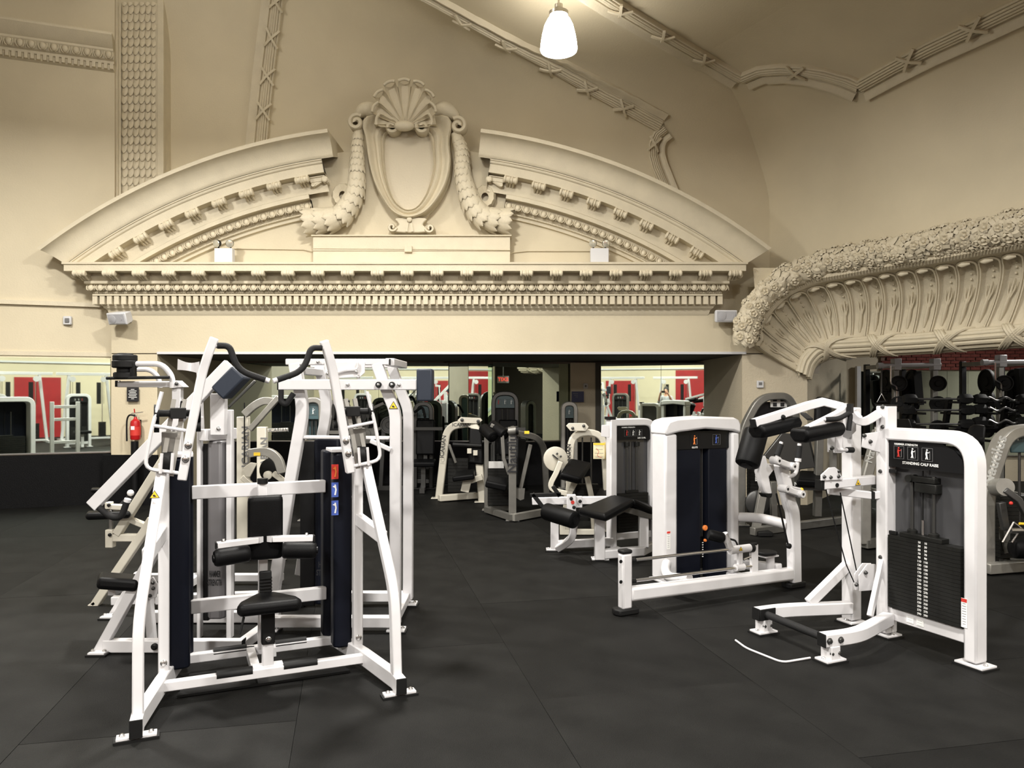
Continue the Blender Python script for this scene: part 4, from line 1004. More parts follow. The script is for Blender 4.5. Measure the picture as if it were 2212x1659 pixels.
MB().bar([p1(1, 0, .405, .235), p1(1, 0, .405, .42)], .07, .05, up=v).build('seat_carriage', 'rubber', t, bevel=.008)
bolt(t, p1(1, 0, .378, .265), -v, .012, 'steel')
st = [(-.155, .27), (.155, .27), (.165, .31), (.15, .37), (.05, .52), (-.05, .52), (-.15, .37), (-.165, .31)]
MB().prism([p1(1, a, b, .425) for a, b in st], (0, 0, .065)).build('seat', 'vinyl', t, bevel=.025, seg=3)
MB().bar([p1(1, 0, .53, .40), p1(1, 0, .535, .60)], .065, .03, up=v).build('seat_spine', 'rubber', t, bevel=.006)
for k in range(6): MB().box(p1(1, 0, .512, .475 + k * .018), (.066, .012, .008), Matrix((u, v, UP)).transposed()).build('spine_rib', 'rubber', t)
MB().tube([p1(1, -.13, .31, .42), p1(1, -.145, .30, .36), p1(1, -.155, .295, .335)], .007, 8).build('seat_lever', 'rubber', t)
# floor plate under the seat, stickers
MB().prism([p1(1, -.45, .43, .003), p1(1, .45, .43, .003), p1(1, .38, .77, .003), p1(1, -.38, .77, .003)], (0, 0, .012)).build('foot_plate_panel', 'rubber', t)
warn(t, p1(-1, .552, .238, 1.09), u, -v, .022)
pass
for k, m_ in enumerate(('ink_red', 'ink_blue', 'ink_blue')):
    o = label_strip(t, p1(1, .388, .556, 1.135 - k * .105) - v * .002, u, UP, .04, .085, m_)
    f = MB(); c = p1(1, .388, .552, 1.135 - k * .105); f.tube([c + UP * .03, c + u * .006, c - UP * .03], .005, 5); f.tube([c + UP * .015, c - u * .012 + UP * .02], .004, 5); f.build('figure', 'ink_orange' if k == 0 else 'ink_white', o)
# ================================================================ HIGH ROW MACHINE BEHIND THE PULLDOWN
YV = Vector((0, 1, 0))
def PP(D, *xy): return [P(a, b, D) for a, b in xy]
def vbar(t, nm, pts, w_, h, m='white', bev=.006, r=0): return MB().bar(fillet(pts, r, 4) if r else pts, w_, h, up=YV).build(nm, m, t, bevel=bev)
t = thing('high_row_machine', 'white high row machine with counterweight blocks, seat facing left, behind the pulldown', 'gym machine', (-1.6, 4.9, 0))
DL, DR = 4.80, 5.06
# right frame
vbar(t, 'bent_post', PP(DR, (637, 785), (653, 868), (653, 900), (628, 1041), (590, 1290)), .074, .07, r=.08)
vbar(t, 'bent_post', PP(DR, (640, 785), (655, 868), (655, 900), (632, 1041), (600, 1290)) and [q + Vector((.01, .62, 0)) for q in PP(DR, (637, 785), (653, 868), (653, 900), (628, 1041), (590, 1290))], .074, .07, r=.08)
vbar(t, 'rear_post', PP(DR, (814, 785), (838, 850), (855, 890), (854, 1348)), .072, .07, r=.08)
vbar(t, 'rear_post', [q + Vector((.0, .62, 0)) for q in PP(DR, (814, 785), (838, 850), (855, 890), (854, 1348))], .072, .07, r=.08)
for dy in (0, .62):
    vbar(t, 'top_beam', [q + YV * dy for q in PP(DR, (619, 782), (842, 782))], .04, .06); vbar(t, 'end_cap', [q + YV * dy for q in PP(DR, (842, 782), (844, 782))], .041, .061, 'rubber', 0)
    vbar(t, 'base_bar', [q + YV * dy for q in PP(DR, (580, 1342), (862, 1342))], .07, .07)
    foot(t, P(856, 1358, DR) * 1 + YV * dy + Vector((0, 0, 0)), (1, 0, 0), .12, .10); foot(t, P(586, 1358, DR) + YV * dy, (1, 0, 0), .1, .10)
MB().bar([P(842, 782, DR), P(842, 782, DR) + YV * .62], .06, .05).build('top_tie', 'white', t, bevel=.005); MB().bar([P(640, 800, DR), P(640, 800, DR) + YV * .62], .06, .05).build('top_tie', 'white', t, bevel=.005)
MB().bar([P(850, 1342, DR), P(850, 1342, DR) + YV * .62], .06, .06).build('base_tie', 'white', t, bevel=.005)
vbar(t, 'shelf_bar', PP(DR - .0, (652, 944), (842, 946)), .022, .05)
vbar(t, 'link_bar', PP(DR - .04, (800, 952), (845, 972)), .03, .03)
# raised right arm with its counterweight
vbar(t, 'lever_arm', PP(DR - .07, (603, 831), (906, 831)), .069, .05); vbar(t, 'end_cap', PP(DR - .07, (601, 831), (603, 831)), .07, .051, 'rubber', 0)
c = P(919, 832, DR - .05); MB().box(c, (.105, .13, .213)).build('counterweight', 'slate', t, bevel=.012)
for px in (818, 847):
    q = P(px, 831, DR - .1); MB().lathe(q, (0, -1, 0), [(.02, 0), (.02, .012), (.017, .02)], 16).build('pivot_cap', 'rubber', t); bolt(t, q - YV * .018, (0, -1, 0), .009, 'steel')
bolt(t, P(751, 831, DR - .1), (0, -1, 0), .01, 'steel'); bolt(t, P(862, 831, DR - .1), (0, -1, 0), .01, 'steel')
MB().tube(fillet(PP(DR - .1, (607, 842), (607, 868), (618, 874), (634, 850)), .03, 4), .018, 10).build('handle_grip', 'grip', t)
pl_ = PP(DR - .04, (700, 782), (788, 782), (788, 805), (778, 814), (712, 818), (701, 806)); MB().prism(pl_, (0, .012, 0)).build('cam_plate', 'white', t, bevel=.003)
MB().tube(catmull(PP(DR - .06, (724, 806), (745, 800), (770, 797), (772, 783)), 4), .008, 6).build('cam_edge', 'white', t)
for px, py in ((708, 807), (774, 815), (770, 803), (687, 782)): bolt(t, P(px, py, DR - .05), (0, -1, 0), .01, 'steel')
warn(t, P(850, 877, DR - .036), (1, 0, 0), (0, -1, 0), .028)
# twin shrouds with lettering
for (x0, x1, y0, y1, D, m_, e0, e1) in ((449, 487, 952, 1375, 4.96, 'grey_shroud', 437, 449), (679, 739, 947, 1333, 5.30, 'navy', 647, 679)):
    a, b = P(x0, y0, D), P(x1, y1, D)
    o = MB().prism([Vector((a.x, D, .12)), Vector((a.x + .02, D - .03, .12)), Vector((b.x - .02, D - .03, .12)), Vector((b.x, D, .12)), Vector((b.x, D + .18, .12)), Vector((a.x, D + .18, .12))], (0, 0, a.z - .12)).build('stack_shroud', m_, t, bevel=.012)
    e = P(e0, y0, D); MB().span((e.x, D + .01, .10), (a.x, D + .17, a.z - .02)).build('shroud_edge', 'black_plastic', t, bevel=.004)
    for k, s in enumerate(('HAMMER', 'STRENGTH')): text('lettering', s, .05, 'ink_black', o, frame(Vector(((a.x + b.x) / 2, D - .0312, P(0, 1238 if D < 5 else 1218, D).z - k * .056)), (.36 if D < 5 else .6, 0, 0), (0, 0, 1.15), (0, -1, 0)), .0006)
    c = Vector(((a.x + b.x) / 2, D + .09, 0)); stack(t, c, (1, 0, 0), .1, .12, .13, 12, .03, nums=False)
# left frame: lowered arm
vbar(t, 'lever_arm', PP(DL, (497, 787), (199, 1094)), .078, .05)
dirv = (P(497, 787, DL) - P(199, 1094, DL)).normalized(); sidev = Vector((dirv.z, 0, -dirv.x))
c = P(500, 827, DL); M_ = Matrix((dirv, YV, -sidev)).transposed(); MB().box(c, (.19, .14, .11), M_).build('counterweight', 'slate', t, bevel=.012)
vbar(t, 'pivot_post', PP(DL + .1, (473, 850), (473, 940)), .095, .06); vbar(t, 'side_post', PP(DL + .16, (497, 885), (497, 1385)), .036, .05); vbar(t, 'side_post', PP(DL + .16, (432, 900), (432, 1385)), .026, .05)
MB().bar([P(436, 940, DL + .1), P(505, 936, DL + .3)], .07, .075).build('shelf_bar', 'white', t, bevel=.005)
bolt(t, P(472, 926, DL + .068), (0, -1, 0), .011, 'steel')
vbar(t, 'base_bar', PP(4.66, (226, 1394), (526, 1394)), .076, .06); vbar(t, 'end_cap', PP(4.66, (526, 1394), (528, 1394)), .077, .061, 'rubber', 0)
vbar(t, 'base_bar', [q + YV * .6 for q in PP(4.66, (226, 1394), (540, 1394))], .076, .06)
MB().bar([P(520, 1394, 4.68), P(590, 1342, 5.1)], .06, .06).build('base_link', 'white', t, bevel=.005)
vbar(t, 'front_leg', PP(4.66, (213, 1410), (342, 1178), (352, 1150)), .062, .05)
foot(t, G(213, 1415), (1, 0, 0), .10, .07)
for px in (303, 335): MB().lathe(P(px, 1396, 4.628), (0, -1, 0), [(.02, 0), (.02, .015), (.012, .022)], 14).build('bumper', 'rubber', t)
vbar(t, 'seat_post', PP(4.9, (330, 1400), (318, 1262)), .05, .05)
pl_ = PP(4.75, (312, 1262), (330, 1246), (340, 1262), (338, 1290), (322, 1296)); MB().prism(pl_, (0, .012, 0)).build('seat_quadrant', 'white', t, bevel=.003)
for px, py in ((330, 1259), (331, 1271), (324, 1287)): bolt(t, P(px, py, 4.745), (0, -1, 0), .009)
MB().span(P(233, 1267, 4.75), P(300, 1260, 5.05)).build('seat_pan', 'white', t)
cushion(t, 'seat', [P(211, 1246, 4.62), P(300, 1252, 4.62), P(300, 1240, 5.0), P(214, 1234, 5.0)], .075)
h = fillet(PP(DL - .02, (213, 1096), (240, 1118), (262, 1118), (274, 1084)), .05, 4); MB().tube(h, .020, 10).build('handle_grip', 'grip', t); MB().cyl(h[-1], h[-1] + (h[-1] - h[-2]).normalized() * .02, .021, 12).build('handle_end', 'white', t)
rows = []
for k in range(9):
    a = k / 8; px = 384 + 47 * a; rows.append([P(px, 775 + 5 * a + 6 * math.sin(a * 3), DL + .15 - .08 * math.sin(a * 3)), P(px - 1, 799 + 8 * a * a, DL + .15 - .08 * math.sin(a * 3))])
MB().grid(rows).build('cam_shield', 'white', t)
vbar(t, 'shield_stem', PP(DL + .2, (430, 790), (436, 940)), .03, .03)
# ================================================================ CREAM LEVER MACHINE FURTHER LEFT
t = thing('lever_machine', 'cream-framed lever machine with two black pads, at the far left behind the high row', 'gym machine', (-2.9, 5.7, 0))
D3 = 5.7
vbar(t, 'diagonal_post', PP(D3, (372, 965), (332, 1028), (253, 1154)), .06, .06, 'cream'); vbar(t, 'diagonal_post', PP(D3, (330, 1120), (317, 1141), (250, 1240), (205, 1308)), .06, .06, 'cream')
vbar(t, 'pad_arm', PP(D3, (238, 1161), (306, 1161)), .055, .05, 'cream'); vbar(t, 'pad_arm', PP(D3, (237, 1094), (285, 1097)), .04, .05, 'cream'); vbar(t, 'cross_piece', PP(D3, (281, 1122), (320, 1138)), .04, .05, 'cream')
vbar(t, 'pad_bracket', PP(D3, (239, 1143), (239, 1182)), .056, .06, 'cream'); vbar(t, 'pad_bracket', PP(D3, (236, 1084), (236, 1099)), .04, .06, 'cream'); vbar(t, 'pad_stem', PP(D3, (240, 1100), (240, 1150)), .022, .03, 'steel')
for px, py in ((238, 1155), (236, 1091)): MB().lathe(P(px, py, D3 - .03), (0, -1, 0), [(.012, 0), (.012, .012), (.006, .016)], 12).build('knob', 'rubber', t)
cushion(t, 'arm_pad', [P(184, 1108, D3 - .1), P(282, 1104, D3 - .1), P(282, 1099, D3 + .14), P(187, 1103, D3 + .14)], .055); cushion(t, 'arm_pad', [P(196, 1056, D3 + .3), P(250, 1056, D3 + .3), P(250, 1053, D3 + .5), P(197, 1053, D3 + .5)], .03)
MB().tube(PP(D3 + .1, (262, 1095), (281, 1075)), .028, 10).build('handle_grip', 'grip', t); MB().sphere(P(282, 1065, D3 + .1), .026, 12).build('handle_ball', 'white', t)
vbar(t, 'front_leg', PP(5.45, (300, 1238), (240, 1335)), .05, .05); foot(t, G(236, 1336), (1, 0, 0), .09, .09)
vbar(t, 'base_bar', [Vector((-2.95, 5.6, .06)), Vector((-1.9, 5.75, .06))], .06, .06); vbar(t, 'base_bar', [Vector((-3.1, 6.3, .06)), Vector((-1.9, 6.3, .06))], .06, .06); MB().bar([Vector((-2.6, 5.6, .06)), Vector((-2.6, 6.3, .06))], .06, .06).build('base_tie', 'white', t)
vbar(t, 'rear_leg', [P(205, 1308, D3), Vector((P(200, 1315, D3).x, 5.7, .02))], .06, .06, 'cream')
vbar(t, 'mast', PP(6.0, (384, 835), (384, 1275)), .07, .06); vbar(t, 'top_beam', PP(6.0, (256, 830), (392, 830)), .048, .05); MB().prism(PP(5.95, (368, 822), (382, 822), (397, 836), (368, 838)), (0, .1, 0)).build('gusset', 'white', t, bevel=.003)
vbar(t, 'end_cap', PP(6.0, (252, 829), (257, 829)), .05, .052, 'rubber', 0); bolt(t, P(381, 829, 5.94), (0, -1, 0), .011)
MB().tube(fillet(PP(5.95, (286, 786), (350, 786), (372, 812), (373, 838)), .1, 6), .022, 10).build('curved_bar', 'white', t); MB().tube(fillet(PP(6.25, (288, 798), (325, 798), (343, 815), (346, 838)), .08, 6), .020, 10).build('curved_bar', 'white', t)
MB().tube(PP(5.9, (230, 817), (366, 815)), .012, 8).build('black_rod', 'rubber', t)
m = MB(); [m.lathe(P(270, y0, 5.95), UP, [(r_ * .9, 0), (r_, .008), (r_, h_ - .008), (r_ * .9, h_)], 14) for y0, h_, r_ in ((818, .05, .085), (806, .045, .06), (795, .06, .095), (780, .05, .09), (770, .025, .06))]; m.build('clamp_stack', 'rubber', t)
MB().bar(PP(5.93, (288, 785), (288, 818)), .03, .05, up=YV).build('clamp_bar', 'rubber', t)
# ================================================================ ICARIAN PEC MACHINE SEEN BETWEEN THE TWO
t = thing('pec_machine', 'cream pec machine with lettered posts and grey curved arms, seen between the near machines', 'gym machine', (-2.2, 7.2, 0))
D4 = 7.2
vbar(t, 'lettered_post', PP(D4, (526, 900), (526, 1208)), .105, .08, 'cream'); vbar(t, 'lettered_post', PP(D4 + .7, (567, 922), (567, 1170)), .095, .08, 'cream')
vbar(t, 'base_bar', [Vector((P(505, 1208, D4).x, D4, .04)), Vector((P(620, 1208, D4).x, D4, .04))], .06, .06, 'cream'); vbar(t, 'base_bar', [Vector((P(520, 1208, D4).x, D4 + .7, .04)), Vector((P(640, 1208, D4).x, D4 + .7, .04))], .06, .06, 'cream')
for px, y_, D in ((531, 965, D4), (571, 985, D4 + .7)): text('lettering', 'ICARIAN', .10, 'ink_grey', t, frame(P(px, y_, D - .042), (0, 0, 1), (-1, 0, 0), (0, -1, 0)), .001)
MB().bar(catmull(PP(D4 - .1, (528, 896), (549, 877), (571, 866), (592, 868)), 4), .07, .06, up=YV).build('curved_arm', 'silver_light', t, bevel=.006); MB().bar(catmull(PP(D4 - .15, (538, 979), (576, 976), (600, 992), (610, 1022)), 4), .08, .06, up=YV).build('curved_arm', 'silver_light', t, bevel=.006)
vbar(t, 'diagonal_arm', PP(D4 - .2, (603, 857), (540, 928)), .05, .05, 'silver_light'); vbar(t, 'diagonal_rod', PP(D4 - .1, (552, 822), (494, 880)), .025, .025, 'dark_steel')
vbar(t, 'lettered_arm', PP(D4 + .2, (579, 930), (622, 928)), .035, .04, 'cream'); text('lettering', 'ICARIAN', .05, 'ink_grey', t, frame(P(602, 929, D4 + .178), (1, 0, 0), (0, 0, 1), (0, -1, 0)), .001)
MB().prism(PP(D4 - .12, (526, 1010), (541, 999), (555, 1001), (540, 1030), (530, 1030)), (0, .02, 0)).build('pulley_plate', 'cream', t, bevel=.003); MB().lathe(P(580, 1026, D4 - .1), (0, -1, 0), [(.04, 0), (.04, .03), (.02, .035)], 16).build('pivot_disc', 'cream', t)
vbar(t, 'strut', PP(D4 - .1, (523, 1030), (560, 1062)), .05, .04, 'cream'); vbar(t, 'strut', PP(D4 - .1, (590, 1022), (625, 1048)), .05, .04, 'cream')
MB().lathe(P(590, 1015, D4 + .1), (0, -1, 0), [(.12, 0), (.12, .04), (.1, .05)], 20).build('cam_wheel', 'rubber', t); label_strip(t, P(555, 981, D4 - .182), (1, 0, 0), (0, 0, 1), .06, .03, 'ink_yellow', None, 2)
MB().tube(PP(D4 - .05, (528, 870), (528, 1000)), .006, 6).build('cable', 'rubber', t); cushion(t, 'seat', [P(545, 1110, D4 - .2), P(610, 1110, D4 - .2), P(606, 1098, D4 + .2), P(548, 1098, D4 + .2)], .07)
vbar(t, 'seat_post', PP(D4, (577, 1115), (577, 1208)), .06, .06, 'cream')
# ================================================================ STANDING CALF RAISE, NEAR RIGHT
LB, RB = G(1915, 1374), G(2107, 1440); F8 = Fr(LB, RB - LB); u, v = F8.u, F8.v
t = thing('calf_raise_machine', 'white standing calf raise machine with black weight stack, nearest on the right', 'gym machine', LB)
W8 = (RB - LB).length; td = .085
HT = F8.at(2050, 944, b=0).z
cs = [F8.p(0, 0, .03), F8.p(0, 0, F8.at(1908, 876, a=0).z)]
MB().bar(cs, .085, .1, up=v).build('stack_post', 'white', t, bevel=.01)
top = fillet([F8.p(.0, 0, HT), F8.p(W8, 0, HT - .0), F8.p(W8, 0, .03)], .17, 8)
MB().bar(top, .10, .085, up=v).build('arch_frame', 'white', t, bevel=.012) if False else MB().sweep(top, [(-.04, -.05), (.04, -.05), (.04, .05), (-.04, .05)], up=v).build('arch_frame', 'white', t, bevel=.012)
MB().bar([F8.p(.04, 0, .165), F8.p(W8 - .04, 0, .165)], .06, .08).build('bottom_rail', 'white', t, bevel=.006)
foot(t, F8.p(0, 0, 0), u, .13, .13); foot(t, F8.p(W8, 0, 0), u, .17, .13)
nv = -v                                                        # the face turned to the viewer
MB().box(F8.p(W8 / 2, .035, .72), (W8 - .06, .008, 1.10), Matrix((u, v, UP)).transposed()).build('rear_panel', 'smoke_panel', t)
ph = .165; pc = F8.p(W8 / 2, -.028, HT - .045 - ph / 2)
pl_ = [F8.p(.04, -.03, HT - .04), F8.p(W8 - .20, -.03, HT - .04), F8.p(W8 - .11, -.03, HT - .075), F8.p(W8 - .06, -.03, HT - .13), F8.p(W8 - .045, -.03, HT - .045 - ph), F8.p(.04, -.03, HT - .045 - ph)]
MB().prism(pl_, v * .006).build('placard', 'black_plastic', t)
icons(t, F8.p(.22, -.032, HT - .115), u, UP, nv, 3, .072, .028, figs=('ink_red', 'ink_white', 'ink_white'))
text('lettering', 'HAMMER STRENGTH', .018, 'ink_white', t, frame(F8.p(.17, -.033, HT - .062), u, UP, nv), .0004); text('lettering', 'STANDING CALF RAISE', .024, 'ink_white', t, frame(F8.p(.27, -.033, HT - .178), u, UP, nv), .0004)
# stack of twenty numbered plates under the top plate
zt = stack(t, F8.p(W8 / 2, -.01, 0), u, W8 - .11, .085, .215, 20, .0232, y=v, numw=.019)
MB().box(F8.p(W8 / 2 - .03, -.0, zt + .014), (W8 * .48, .075, .028), Matrix((u, v, UP)).transposed()).build('top_plate', 'stack', t, bevel=.003)
for a in (.19, .34):
    MB().cyl(F8.p(a, 0, zt), F8.p(a, 0, HT - .25), .012, 10).build('guide_rod', 'dark_steel', t); MB().lathe(F8.p(a, 0, zt + .028), UP, [(.03, 0), (.03, .018), (.02, .026)], 14).build('rod_collar', 'stack', t)
MB().cyl(F8.p(.265, 0, zt + .02), F8.p(.265, 0, HT - .22), .005, 6).build('cable', 'rubber', t); MB().cyl(F8.p(.265, 0, zt + .03), F8.p(.265, 0, zt + .12), .009, 8).build('cable_end', 'steel', t)
MB().box(F8.p(.265, .0, HT - .275), (.20, .06, .035), Matrix((u, v, UP)).transposed()).build('pulley_yoke', 'stack', t, bevel=.004); MB().box(F8.p(.30, .0, HT - .325), (.15, .06, .06), Matrix((u, v, UP)).transposed()).build('pulley_block', 'stack', t, bevel=.006); MB().cyl(F8.p(.19, -.04, HT - .275), F8.p(.19, .03, HT - .275), .024, 14).build('pulley_wheel', 'stack', t)
for z_ in (HT - .24, .69): MB().box(F8.p(.06, -.02, z_), (.07, .02, .022), Matrix((u, v, UP)).transposed()).build('panel_clip', 'rubber', t, bevel=.003)
for z_ in (1.50, 1.37, .66 + .42, .52, .40): bolt(t, F8.p(.012 if z_ > 1.2 else -.005, -.047, z_), nv, .013)
label_strip(t, F8.p(W8 - .032, -.052, .31), u, UP, .036, .17, 'ink_white', 'ink_red', 9); label_strip(t, F8.p(.20, -.032, .165), u, UP, .05, .04, 'ink_white', None, 3); label_strip(t, F8.p(.27, -.032, .165), u, UP, .05, .04, 'ink_white', None, 3)
MB().box(F8.p(.0, 0, F8.at(1908, 876, a=0).z + .003), (.09, .1, .006), Matrix((u, v, UP)).transposed()).build('end_cap', 'rubber', t)
# foot stand: two cranked beams, round tread bar, feet
zb = .135; near = [G(1920, 1336, zb), G(1850, 1373, zb), G(1776, 1382, zb)]; far = [G(1838, 1312, zb), G(1692, 1318, zb), G(1634, 1326, zb)]
for i, L in enumerate((near, far)):
    MB().bar(fillet(L, .14, 5), .07, .078).build('stand_beam', 'white', t, bevel=.007); d = (L[2] - L[1]).normalized()
    MB().bar([L[2], L[2] + d * .008], .072, .08).build('end_cap', 'rubber', t, bevel=.003)
    f = L[2] - d * .06; MB().bar([Vector((f.x, f.y, .02)), Vector((f.x, f.y, zb - .035))], .085, .07, up=v).build('stand_foot', 'white', t, bevel=.004); foot(t, f, v, .15, .10)
    for k in (-.025, .025): bolt(t, Vector((f.x, f.y, .06)) + d * k - u * .0 + (u * .036 if i == 0 else u * .036), u, .010)
for k in (.02, .10): bolt(t, near[2] - (near[2] - near[1]).normalized() * k + u * .036, u, .016)
d = (far[2] - far[1]).normalized(); MB().box(far[2] - d * .06 + u * .038, (.13, .01, .075), Matrix((v, u, UP)).transposed()).build('mount_plate', 'rubber', t, bevel=.004)
MB().cyl(far[2] - d * .05 + u * .03, near[2] - (near[2] - near[1]).normalized() * .04 - u * .03, .024, 16).build('tread_bar', 'grip', t)
# centre column with brace and cable pulley
ca, cb = -.30, .02
zc8 = F8.at(1835, 880, a=ca).z
MB().bar([F8.p(ca, cb, .03), F8.p(ca, cb, zc8)], .09, .095, up=v).build('centre_column', 'white', t, bevel=.009); foot(t, F8.p(ca, cb, 0), v, .14, .13)
MB().bar([F8.p(ca, cb - .04, F8.at(1822, 1222, a=ca).z), F8.p(ca - .03, cb - .36, .17)], .05, .065).build('brace', 'white', t, bevel=.006); MB().bar([F8.p(.0, -.04, .50), F8.p(.06, -.22, .17)], .03, .045).build('brace', 'white', t, bevel=.005)
br = [F8.at(x, y, a=-.14) for x, y in ((1844, 1240), (1862, 1216), (1880, 1216), (1893, 1262), (1873, 1272), (1846, 1274))]
for s in (0, .035): MB().prism([q + u * s for q in br], u * .008).build('pulley_plate', 'white', t, bevel=.002)
MB().cyl(sum(br, Vector((0, 0, 0))) / 6 + u * .01, sum(br, Vector((0, 0, 0))) / 6 + u * .033, .05, 18).build('pulley_wheel', 'rubber', t); bolt(t, F8.at(1870, 1237, a=-.09), u, .011); bolt(t, F8.at(1850, 1263, a=-.09), u, .011)
MB().bar([F8.p(-.12, .02, F8.at(1885, 1262, a=-.12).z), F8.p(0, .0, F8.at(1900, 1262, a=-.05).z)], .04, .045).build('pulley_arm', 'white', t, bevel=.004)
# lever beams
la_ = -.10
def f8(x, y, a=la_): return F8.at(x, y, a=a)
MB().bar([f8(1774, 1047), f8(1890, 1036)], .055, .06).build('lever_beam', 'white', t, bevel=.006); MB().bar([f8(1767, 1047), f8(1774, 1047)], .057, .062).build('end_cap', 'rubber', t, bevel=.003); MB().cyl(f8(1888, 1037), f8(1902, 1036), .02, 12).build('pivot_pin', 'dark_steel', t)
MB().bar([f8(1788, 1059, -.2), f8(1884, 1070, -.06), f8(1912, 1067, 0)], .05, .05).build('lower_beam', 'white', t, bevel=.005); MB().bar([f8(1880, 1070, -.062), f8(1887, 1070, -.052)], .052, .052).build('joint_band', 'rubber', t)
warn(t, f8(1853, 1043, la_ + .029), v, u, .022); MB().lathe(f8(1808, 1048, la_ + .028), u, [(.014, 0), (.014, .004)], 14).build('hole_plug', 'rubber', t)
for s in (-.035, .03): MB().prism([f8(x, y, la_ + s) for x, y in ((1772, 1038), (1772, 1026), (1789, 1010), (1802, 1009), (1811, 1016), (1819, 1036))], u * .008).build('lever_bracket', 'white', t, bevel=.002)
for x, y in ((1780, 1030), (1812, 1018), (1794, 1031), (1811, 1029)): bolt(t, f8(x, y, la_ + .038), u, .010)
MB().bar([f8(1799, 1022), f8(1799, 972)], .03, .035, up=v).build('inner_tube', 'silver', t); MB().bar([f8(1804, 978), f8(1804, 905)], .07, .07, up=v).build('outer_sleeve', 'white', t, bevel=.006); bolt(t, f8(1797, 968, la_ + .036), u, .012)
MB().cyl(f8(1806, 971, la_ + .03), f8(1832, 972, la_ + .03), .013, 12).build('pop_pin', 'white', t); MB().cyl(f8(1829, 972, la_ + .03), f8(1842, 972, la_ + .03), .019, 12).build('pin_knob', 'rubber', t)
MB().prism([f8(x, y, -.02) for x, y in ((1863, 937), (1898, 932), (1900, 978), (1886, 974), (1860, 966))], u * .012).build('cable_plate', 'white', t, bevel=.003)
for x, y in ((1867, 941), (1880, 954)): bolt(t, f8(x, y, -.005), u, .011)
# shoulder yoke
fa8 = [f8(1628, 914, -.36), f8(1746, 876, -.36), f8(1778, 868, -.34), f8(1822, 879, -.25)]; MB().bar(fa8, .05, .055).build('yoke_arm', 'white', t, bevel=.006); MB().bar([fa8[0], fa8[0] - (fa8[1] - fa8[0]).normalized() * .01], .052, .057).build('end_cap', 'rubber', t, bevel=.003)
nr8 = [f8(1744, 930, -.02), f8(1812, 896, -.03), f8(1828, 884, -.08)]; MB().bar(nr8, .05, .058).build('yoke_arm', 'white', t, bevel=.006); MB().bar([nr8[0], nr8[0] - (nr8[1] - nr8[0]).normalized() * .016], .052, .06).build('end_cap', 'rubber', t, bevel=.003)
MB().bar([f8(1822, 880, -.34), f8(1830, 884, -.05)], .05, .06).build('yoke_cross', 'white', t, bevel=.006); MB().bar([f8(1826, 882, -.05) + u * .02, f8(1829, 882, -.05) + u * .045], .05, .06).build('end_cap', 'rubber', t)
for a8, q0, q1 in ((-.36, (1632, 930), (1716, 910)), (-.02, (1724, 938), (1808, 922))):
    A8, B8 = f8(*q0, a8), f8(*q1, a8); d = (B8 - A8).normalized(); n = u.cross(d).normalized(); n = n if n.z > 0 else -n
    MB().prism([A8 - u * .065 + n * .035, A8 - u * .085 - n * .01, A8 - u * .05 - n * .055, A8 + u * .05 - n * .055, A8 + u * .085 - n * .01, A8 + u * .065 + n * .035], B8 - A8).build('shoulder_pad', 'vinyl', t, bevel=.02, seg=3)
bolt(t, f8(1692, 901, -.33), u, .013, 'rubber'); MB().bar([f8(1735, 893, -.3), f8(1750, 906, -.1)], .035, .012).build('tie_strap', 'rubber', t)
MB().tube(fillet([f8(1782, 906, .0), f8(1812, 905, .02), f8(1838, 890, .03), f8(1833, 930, .03)], .035, 4), .0155, 10).build('handle_grip', 'grip', t); MB().cyl(f8(1778, 905, -.01), f8(1784, 906, 0), .016, 10).build('handle_end', 'white', t)
lk = catmull([f8(1843, 893, -.12), f8(1856, 908, -.08), f8(1872, 909, -.05), f8(1899, 893, 0)], 4); MB().bar(lk, .05, .055).build('yoke_link', 'white', t, bevel=.005)
MB().bar([f8(1838, 884, -.13), f8(1838, 930, -.2), F8.p(ca, cb - .05, 1.3)], .04, .05, up=u).build('yoke_stem', 'white', t)
MB().tube([f8(1780, 1036), f8(1788, 1075), f8(1828, 1220, -.14), f8(1845, 1258, -.12)], .004, 6).build('cable', 'rubber', t); MB().tube([f8(1815, 1064), f8(1850, 1232, -.12)], .004, 6).build('cable', 'rubber', t)
# bent wire toe guard lying on the floor
tag(MB().tube(fillet([G(1589, 1383, .008), G(1612, 1400, .008), G(1690, 1431, .008), G(1750, 1421, .008)], .05, 4), .0065, 8).build('wire_loop', 'white'), 'thin bent white wire on the floor before the calf raise', 'wire')
# ================================================================ GLUTE MACHINE
Lf, Rf = G(1350, 1326), G(1714, 1268); F7 = Fr(Lf, Rf - Lf); u, v = F7.u, F7.v; L7 = (Rf - Lf).length
t = thing('glute_machine', 'white glute machine with tall dark stack tower and long low front beam', 'gym machine', Lf)
def f7(x, y, b=0.0): return F7.at(x, y, b=b)
def foot7(c): MB().prism([c + u * a + v * b for a, b in ((-.075, -.05), (.09, -.05), (.11, 0), (.09, .06), (-.075, .06), (-.095, 0))], (0, 0, .045)).build('rubber_foot', 'rubber', t, bevel=.01)
foot7(F7.p(0, 0, 0)); foot7(F7.p(L7, 0, 0))
MB().bar([F7.p(0, 0, .04), F7.p(0, 0, f7(1350, 1195).z)], .085, .07, up=v).build('front_post', 'white', t, bevel=.014); MB().box(F7.p(0, 0, f7(1350, 1193).z + .008), (.086, .075, .03), Matrix((u, v, UP)).transposed()).build('post_cap', 'rubber', t, bevel=.012)
for y_ in (1213, 1257): MB().lathe(f7(1341, y_, -.036), -v, [(.013, 0), (.013, .003)], 14).build('hole_plug', 'rubber', t)
MB().bar([F7.p(.03, 0, f7(1365, 1282).z), F7.p(L7 + .02, 0, f7(1712, 1239).z)], .075, .105).build('front_beam', 'white', t, bevel=.022)
